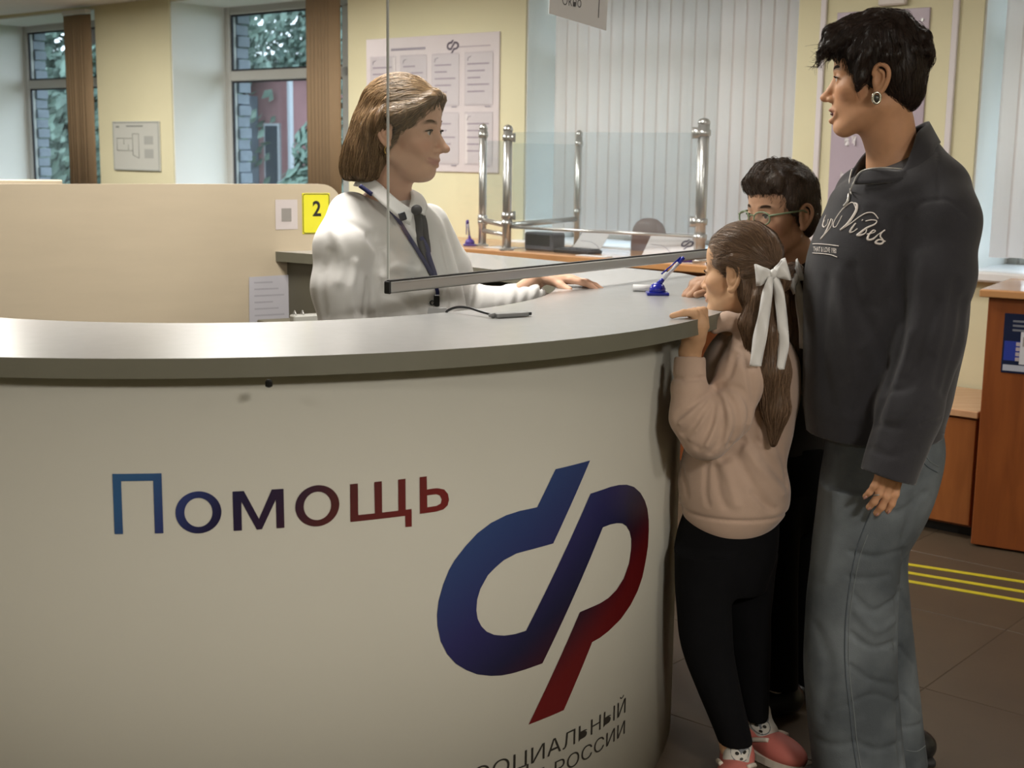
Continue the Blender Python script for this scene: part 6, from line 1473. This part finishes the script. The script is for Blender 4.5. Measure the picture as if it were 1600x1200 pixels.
for pts, w, d_ in (([(596, 385), (588, 420), (584, 460), (590, 500)], .009, .014), ([(576, 372), (592, 395), (600, 425)], .009, .008), ([(598, 430), (622, 416), (652, 424)], .010, -.006), ([(592, 365), (618, 392), (648, 404)], .013, .007), ([(604, 455), (634, 468), (656, 498)], .011, .008), ([(515, 395), (502, 440), (506, 490)], .010, .006), ([(556, 410), (548, 460), (555, 500)], .010, -.006), ([(692, 375), (702, 430), (706, 480)], .010, .007), ([(640, 358), (668, 398), (688, 440)], .010, -.004), ([(575, 440), (568, 490)], .008, .007), ([(535, 345), (560, 355), (585, 372)], .010, .004), ([(520, 360), (535, 400), (530, 440)], .012, -.004), ([(615, 430), (640, 445), (668, 450)], .009, .005), ([(690, 450), (676, 475), (670, 495)], .008, .005)):
    S.fold(pts, w, d_)
nqa = noise1(93, 5, 120, 260); S.wave(lambda x, y, z: .0032 * nqa(x + .35 * y - .3 * z), pa_(735, 500, 3.36), pa_(845, 440, 3.52))
nq6 = noise1(91, 7, 14, 40); S.wave(lambda x, y, z: .0016 * nq6(z * .8 + x * 1.1))
we = pa_(838, 461, 3.41); S.cap(we, wc + NP((.03, 0, 0)), .022, .030, .003, 's')
S.mesh('shirt', M_shirt, ck); BC = bvh_last()
# collar: two folded leaves
hiC = [at(566, 272, 3.24), at(590, 285, 3.205), at(612, 305, 3.185), at(634, 322, 3.18), at(648, 326, 3.185)]
loC = [at(556, 290, 3.215), at(575, 300, 3.18), at(600, 322, 3.165), at(625, 343, 3.162), at(640, 352, 3.168)]
collar_sheet('collar_leaf', hiC, loC, .003, M_shirt, ck)
hiD = [at(640, 322, 3.19), at(643, 308, 3.22), at(641, 298, 3.27), at(630, 290, 3.33)]; loD = [at(664, 336, 3.19), at(668, 322, 3.22), at(660, 305, 3.28), at(645, 296, 3.35)]
collar_sheet('collar_leaf', hiD, loD, .003, M_shirt, ck)
hiB = [at(566, 272, 3.24), at(562, 271, 3.29), at(575, 272, 3.35), at(600, 276, 3.385), at(630, 290, 3.35)]; loB = [at(556, 290, 3.215), at(552, 290, 3.29), at(566, 292, 3.38), at(598, 296, 3.42), at(645, 298, 3.36)]
collar_sheet('collar_band', hiB, loB, .003, M_shirt, ck)
# dark ribbon tie, blue lanyard with a badge clip
M_tie = mat('dark_ribbon', (.030, .028, .040), rough=.5); M_lan = mat('blue_lanyard', (.022, .026, .12), rough=.6)
def strap(name, bv, pix, w, m, parent, lift=.003, Ydef=3.16):
    P = [stamp(bv, p.x, p.y, lift) or at(p.x, p.y, Ydef) for p in spline([Vector((x, y, 0)) for x, y in pix], 6)]
    bm = bmesh.new(); rows = []
    for i, p in enumerate(P):
        t_ = (P[min(i + 1, len(P) - 1)] - P[max(i - 1, 0)]).normalized(); vd = (p - CAM).normalized(); sd = t_.cross(vd).normalized(); ww = np.interp(i / (len(P) - 1) * (len(w) - 1), np.arange(len(w)), w)
        rows.append([bm.verts.new(p + sd * ww * k_) for k_ in (-1, 0, 1)])
    for A_, B__ in zip(rows, rows[1:]):
        for j in range(2): bm.faces.new((A_[j], B__[j], B__[j + 1], A_[j + 1]))
    bmesh.ops.recalc_face_normals(bm, faces=bm.faces[:]); bmesh.ops.solidify(bm, geom=bm.faces[:], thickness=.0015); return put(name, bm, m, parent, smooth=True)
strap('ribbon_tie', BC, [(650, 330), (654, 350), (655, 372), (663, 400), (672, 425), (676, 432)], (.010, .009, .008, .007, .006), M_tie, ck)
strap('ribbon_tie', BC, [(652, 328), (660, 348), (664, 370), (668, 395)], (.010, .009, .007, .006), M_tie, ck, lift=.005)
bm = bmesh.new(); bmesh.ops.create_icosphere(bm, subdivisions=2, radius=.014, matrix=Matrix.Translation(at(651, 328, 3.165)) @ Matrix.Diagonal((1, .6, .9, 1))); put('tie_knot', bm, M_tie, ck, smooth=True)
lan = strap('lanyard', BC, [(562, 290), (580, 303), (603, 322), (622, 345), (640, 373), (657, 400), (672, 425), (679, 432)], (.0050,), M_lan, ck, lift=.0045, Ydef=3.15)
strap('lanyard', BC, [(655, 372), (663, 385), (670, 405), (677, 425), (680, 436)], (.0055, .006, .0055), M_lan, ck, lift=.0065)
strap('lanyard', BC, [(678, 430), (680, 445), (682, 460)], (.0045,), M_lan, ck, lift=.005)
cp_ = stamp(BC, 682, 470, .006) or at(682, 470, 3.16)
bm = bmesh.new(); box(bm, cp_ + Vector((0, -.002, 0)), X, Y, Zv, .007, .003, .014, bevel=.002); put('badge_clip', bm, MATS['black_plastic'], ck)
q0 = stamp(BC, 673, 472, .006) or at(673, 472, 3.16); bm = bmesh.new(); tube(bm, [q0 + Vector((.005 * math.cos(a), -.001, .005 * math.sin(a))) for a in np.linspace(0, 2 * PI, 14, endpoint=False)], .0016, 6, closed=True); put('badge_ring', bm, MATS['black_plastic'], ck, smooth=True)
qb = cp_ + Vector((-.004, -.003, -.055)); bm = bmesh.new(); box(bm, qb, X, Y, Zv, .028, .001, .038, bevel=.0008); put('badge', bm, mat('clear_badge', (.62, .63, .64), rough=.2), ck)
bc = stamp(BC, 629, 338, .004) or at(629, 338, 3.15); bm = bmesh.new(); box(bm, at(629, 338, 3.155), Vector((.9, 0, .3)).normalized(), Y, Vector((-.3, 0, .9)).normalized(), .0085, .003, .010, bevel=.002); pnb = put('collar_pin', bm, mat('dark_enamel', (.02, .025, .04), rough=.3), ck)
# earring, sleeve cuff and skirt
eC = Vector(FC.p(.080, -.004, -.046)); bm = bmesh.new(); tube(bm, [eC + Vector((.004 * math.cos(a), 0, .008 * math.sin(a))) for a in np.linspace(0, 2 * PI, 14, endpoint=False)], .0018, 6, closed=True); put('earring', bm, mat('gold', (.5, .33, .12), rough=.3, metal=.9), ck, smooth=True)
S = Sculpt((-.56, 3.08, .38), (.06, 3.54, .92), .006); S.zloft([(.90, -.28, 3.31, .135, .11), (.75, -.28, 3.31, .155, .125), (.40, -.28, 3.31, .16, .13)], n=2.2); S.mesh('skirt', mat('navy_skirt', (.02, .022, .035), rough=.85), ck)
for x in (585, 650):
    q = pa_(x, 700, 3.31); bm = bmesh.new(); box(bm, (q[0] + .02, 3.29, .022), Vector((.94, -.33, 0)), Vector((.33, .94, 0)), Zv, .11, .036, .020, bevel=.015, seg=3); put('shoe', bm, M_shoe, ck)

# ================================================================== THE BOY WITH GLASSES
by = thing('person', 'boy in green-rimmed glasses and dark clothes standing behind the girl', 'person', (.76, 3.24, 0))
YB = 3.24
FB = Frame(at(1221, 334, YB), (-.84, -.50), tilt=-.06, sc=.93)
SKB = (.55, .32, .205); fw = lambda pts, Yd: [pa_(x, y, Yd) for x, y in pts]
wb_ = pa_(1140, 460, 3.21); wb_[2] = HT + .036
S = Sculpt((.40, 2.98, 0), (1.02, 3.50, 1.46), .0026, zfine=((HT - .02, HT + .10), (1.22, 1.44)), hz=.009)
sculpt_head(S, FB, nose=.85, child=1, chin=.9)
S.chain([FB.p(0, -.018, -.05), pa_(1240, 395, YB + .02), pa_(1245, 430, YB + .03)], [.045, .043, .055], k=.02)
S.zloft([psec(420, 1205, 1290, 3.28, .05), psec(480, 1190, 1300, 3.28, .07), psec(620, 1195, 1290, 3.28, .07), psec(720, 1190, 1290, 3.28, .075)], k=.03)
S.chain([pa_(1195, 470, 3.20), pa_(1170, 550, 3.13), wb_], [.038, .032, .0225], k=.02)
S.chain([pa_(1295, 470, 3.34), pa_(1305, 600, 3.36), pa_(1290, 700, 3.33)], [.038, .032, .022], k=.02)
for x, Yd in ((1218, 3.22), (1252, 3.32)):
    q = pa_(x, 775, Yd + .015); S.chain([q, NP((q[0], Yd, .38)), NP((q[0] + .01, Yd, .05))], [.038, .036, .026], k=.02)
hb = pa_(1080, 455, 3.205) - wb_; hb[2] = -.006
tipsB = sculpt_hand(S, wb_, hb, (.05, .15, -1), 1.02, side=1, curl=((.75, 1.15, .7), (.8, 1.15, .7), (.85, 1.15, .7), (.9, 1.1, .7)), spread=.05, thumb=(.85, .45, .12), tcurl=.25)
S.mesh('body', M_skin, by, lambda W: face_paint(FB, SKB, (.42, .19, .16), (.07, .045, .03), W, blush=.35))
eyeballs(FB, by, iris=(.06, .045, .03)); brows_lashes(FB, by, (.055, .034, .022), name='boy_brow')
M_hairB = mat('cropped_brown_hair', (.060, .038, .026), rough=.5, noise=.5, nscale=120, stretch=(1, 1, .4), bump=.5, bscale=300, bdist=.003)
S = Sculpt(FB.o - .17, FB.o + .17, .0028)
def he(c, r, k=.012, op='u'): S.ell(FB.p(*c), NP(r) * FB.s, FB.R, k, op)
he((0, -.010, .048), (.080, .095, .086), 0); he((0, .020, .082), (.066, .074, .048)); he((0, -.045, .0), (.070, .060, .075))
he((0, .122, -.034), (.130, .078, .086), .008, 's'); he((0, .045, -.105), (.12, .115, .085), .012, 's')
for x in (-1, 1): he((x * .092, -.002, -.014), (.030, .026, .038), .006, 's')
for x in (-1, 1): S.chain([FB.p(x * .071, .022, .030), FB.p(x * .072, .018, .008)], [.010, .004], k=.012)
rng = random.Random(22)
for i in range(44):
    u_ = rng.uniform(-1, 1); a0 = FB.p(u_ * .055, .050 + rng.uniform(-.02, .01), .120 - .03 * u_ * u_); a1 = FB.p(u_ * .060, .080 + rng.uniform(-.006, .006) - .02 * u_ * u_, .094 - .02 * u_ * u_); a2 = FB.p(u_ * .062 + rng.uniform(-.006, .006), .082 + rng.uniform(-.004, .006) - .022 * u_ * u_, .064 + rng.uniform(-.006, .008)); S.chain([a0, a1, a2], [.011, .007, .0022], k=.010)
for i in range(40):
    th = rng.uniform(-3, 3); ph = rng.uniform(.5, 1.5); dv = NP((math.sin(th) * math.cos(ph) * .080, -math.cos(th) * math.cos(ph) * .094, math.sin(ph) * .090 + .046)); tv = NP((rng.uniform(-.01, .01), .016, rng.uniform(-.006, .006)))
    S.chain([FB.p(*(dv * .98)), FB.p(*(dv * 1.03 + tv))], [.006, .0022], k=.008)
ho = S.mesh('hair', M_hairB, by); BHb = bvh_last()
fF, fU = Vector(FB.R[:, 1].tolist()), Vector(FB.R[:, 2].tolist())
def flowB(p):
    L = FB.inv(np.array(p)); top = max(0, min(1, (L[2] - .075) / .04))
    return (fF * .9 - fU * .2) * top + (fF * .15 - fU) * (1 - top)
strands(ho, by, BHb, LAST['W'], 4200, flowB, 6, length=.030, steps=5, r=.00050, lift=.0030, col=((.035, .022, .014), (.12, .078, .052)), wild=.28)
# glasses
M_spec = mat('green_frame', (.22, .29, .17), rough=.35)
gl = bpy.data.objects.new('glasses', None); COL.objects.link(gl); gl.parent = by; gl.location = Vector(FB.p(0, .105, .0)) - by.location; gl['label'] = 'green-rimmed glasses'; gl.empty_display_size = .02
for x in (-1, 1):
    loop = [Vector(FB.p(x * (.034 + .0245 * math.cos(a)), .101 - .010 * abs(math.cos(a) * .5 + .5) , -.004 + .0165 * math.copysign(abs(math.sin(a)) ** .8, math.sin(a)))) for a in np.linspace(0, 2 * PI, 28, endpoint=False)]
    bm = bmesh.new(); tube(bm, loop, .0021 * FB.s, 6, closed=True); put('rim', bm, M_spec, gl, smooth=True)
    bm = bmesh.new(); bm.faces.new([bm.verts.new(p) for p in loop]); put('lens', bm, glass_mat('lens_glass', (.93, .95, .95), 1.5, film=.06, filmcol=(.7, .72, .7)), gl)
    tubeo('temple', [Vector(FB.p(x * .0585, .092, .004)), Vector(FB.p(x * .074, .060, .008)), Vector(FB.p(x * .080, .000, .012)), Vector(FB.p(x * .080, -.020, .004))], .0024, M_spec, gl, n=6)
tubeo('bridge', [Vector(FB.p(-.0105, .098, .002)), Vector(FB.p(0, .1035, .005)), Vector(FB.p(.0105, .098, .002))], .0018, M_spec, gl, n=6)
# dark top, trousers, socks, shoes
M_top_b = mat('dark_knit', (.016, .013, .013), rough=.9, noise=.15, nscale=20)
S = Sculpt((.42, 2.98, .56), (1.02, 3.54, 1.28), .0042)
S.zloft([psec(392, 1226, 1276, 3.275, .048), psec(402, 1222, 1282, 3.275, .055), psec(418, 1205, 1300, 3.275, .07), psec(445, 1185, 1312, 3.275, .09), psec(500, 1172, 1316, 3.275, .10), psec(560, 1135, 1310, 3.275, .10), psec(620, 1112, 1305, 3.275, .10), psec(700, 1125, 1296, 3.275, .10)], n=2.2)
S.chain([pa_(1195, 470, 3.20), pa_(1165, 560, 3.13), pa_(1150, 500, 3.17), pa_(1146, 466, 3.205)], [.052, .056, .044, .033], k=.02)
S.chain([pa_(1298, 470, 3.34), pa_(1308, 600, 3.36), pa_(1292, 690, 3.33)], [.050, .045, .036], k=.02)
nq8 = noise1(101, 6, 18, 50); S.wave(lambda x, y, z: .002 * nq8(z + x)); S.mesh('jumper', M_top_b, by)
S = Sculpt((.52, 3.02, .03), (1.0, 3.54, .82), .0045)
S.zloft([psec(690, 1185, 1292, 3.275, .095), psec(760, 1180, 1290, 3.275, .095), psec(820, 1185, 1285, 3.275, .08)], n=2.2)
S.zloft([psec(770, 1178, 1252, 3.22, .07), psec(900, 1184, 1246, 3.22, .06), psec(1000, 1190, 1246, 3.22, .056), psec(1070, 1192, 1246, 3.22, .055)], k=.02); S.zloft([psec(770, 1225, 1295, 3.33, .07), psec(900, 1225, 1284, 3.33, .06), psec(1070, 1228, 1282, 3.33, .055)], k=.02)
S.mesh('trousers', M_blk, by)
for x, Yd in ((1215, 3.22), (1256, 3.32)):
    q = pa_(x, 1070, Yd); S = Sculpt((q[0] - .20, Yd - .12, .0), (q[0] + .10, Yd + .10, .20), .004); S.cap((q[0], Yd, .06), (q[0], Yd, .15), .032, .030); S.mesh('sock', M_sock, by)
    S = Sculpt((q[0] - .22, Yd - .12, .0), (q[0] + .12, Yd + .10, .14), .004); S.ell((q[0] - .065, Yd - .01, .034), (.105, .045, .036)); S.ell((q[0] + .02, Yd, .044), (.05, .04, .044), k=.02); S.plane((0, 0, .004), (0, 0, -1)); S.mesh('shoe', M_shoe, by)
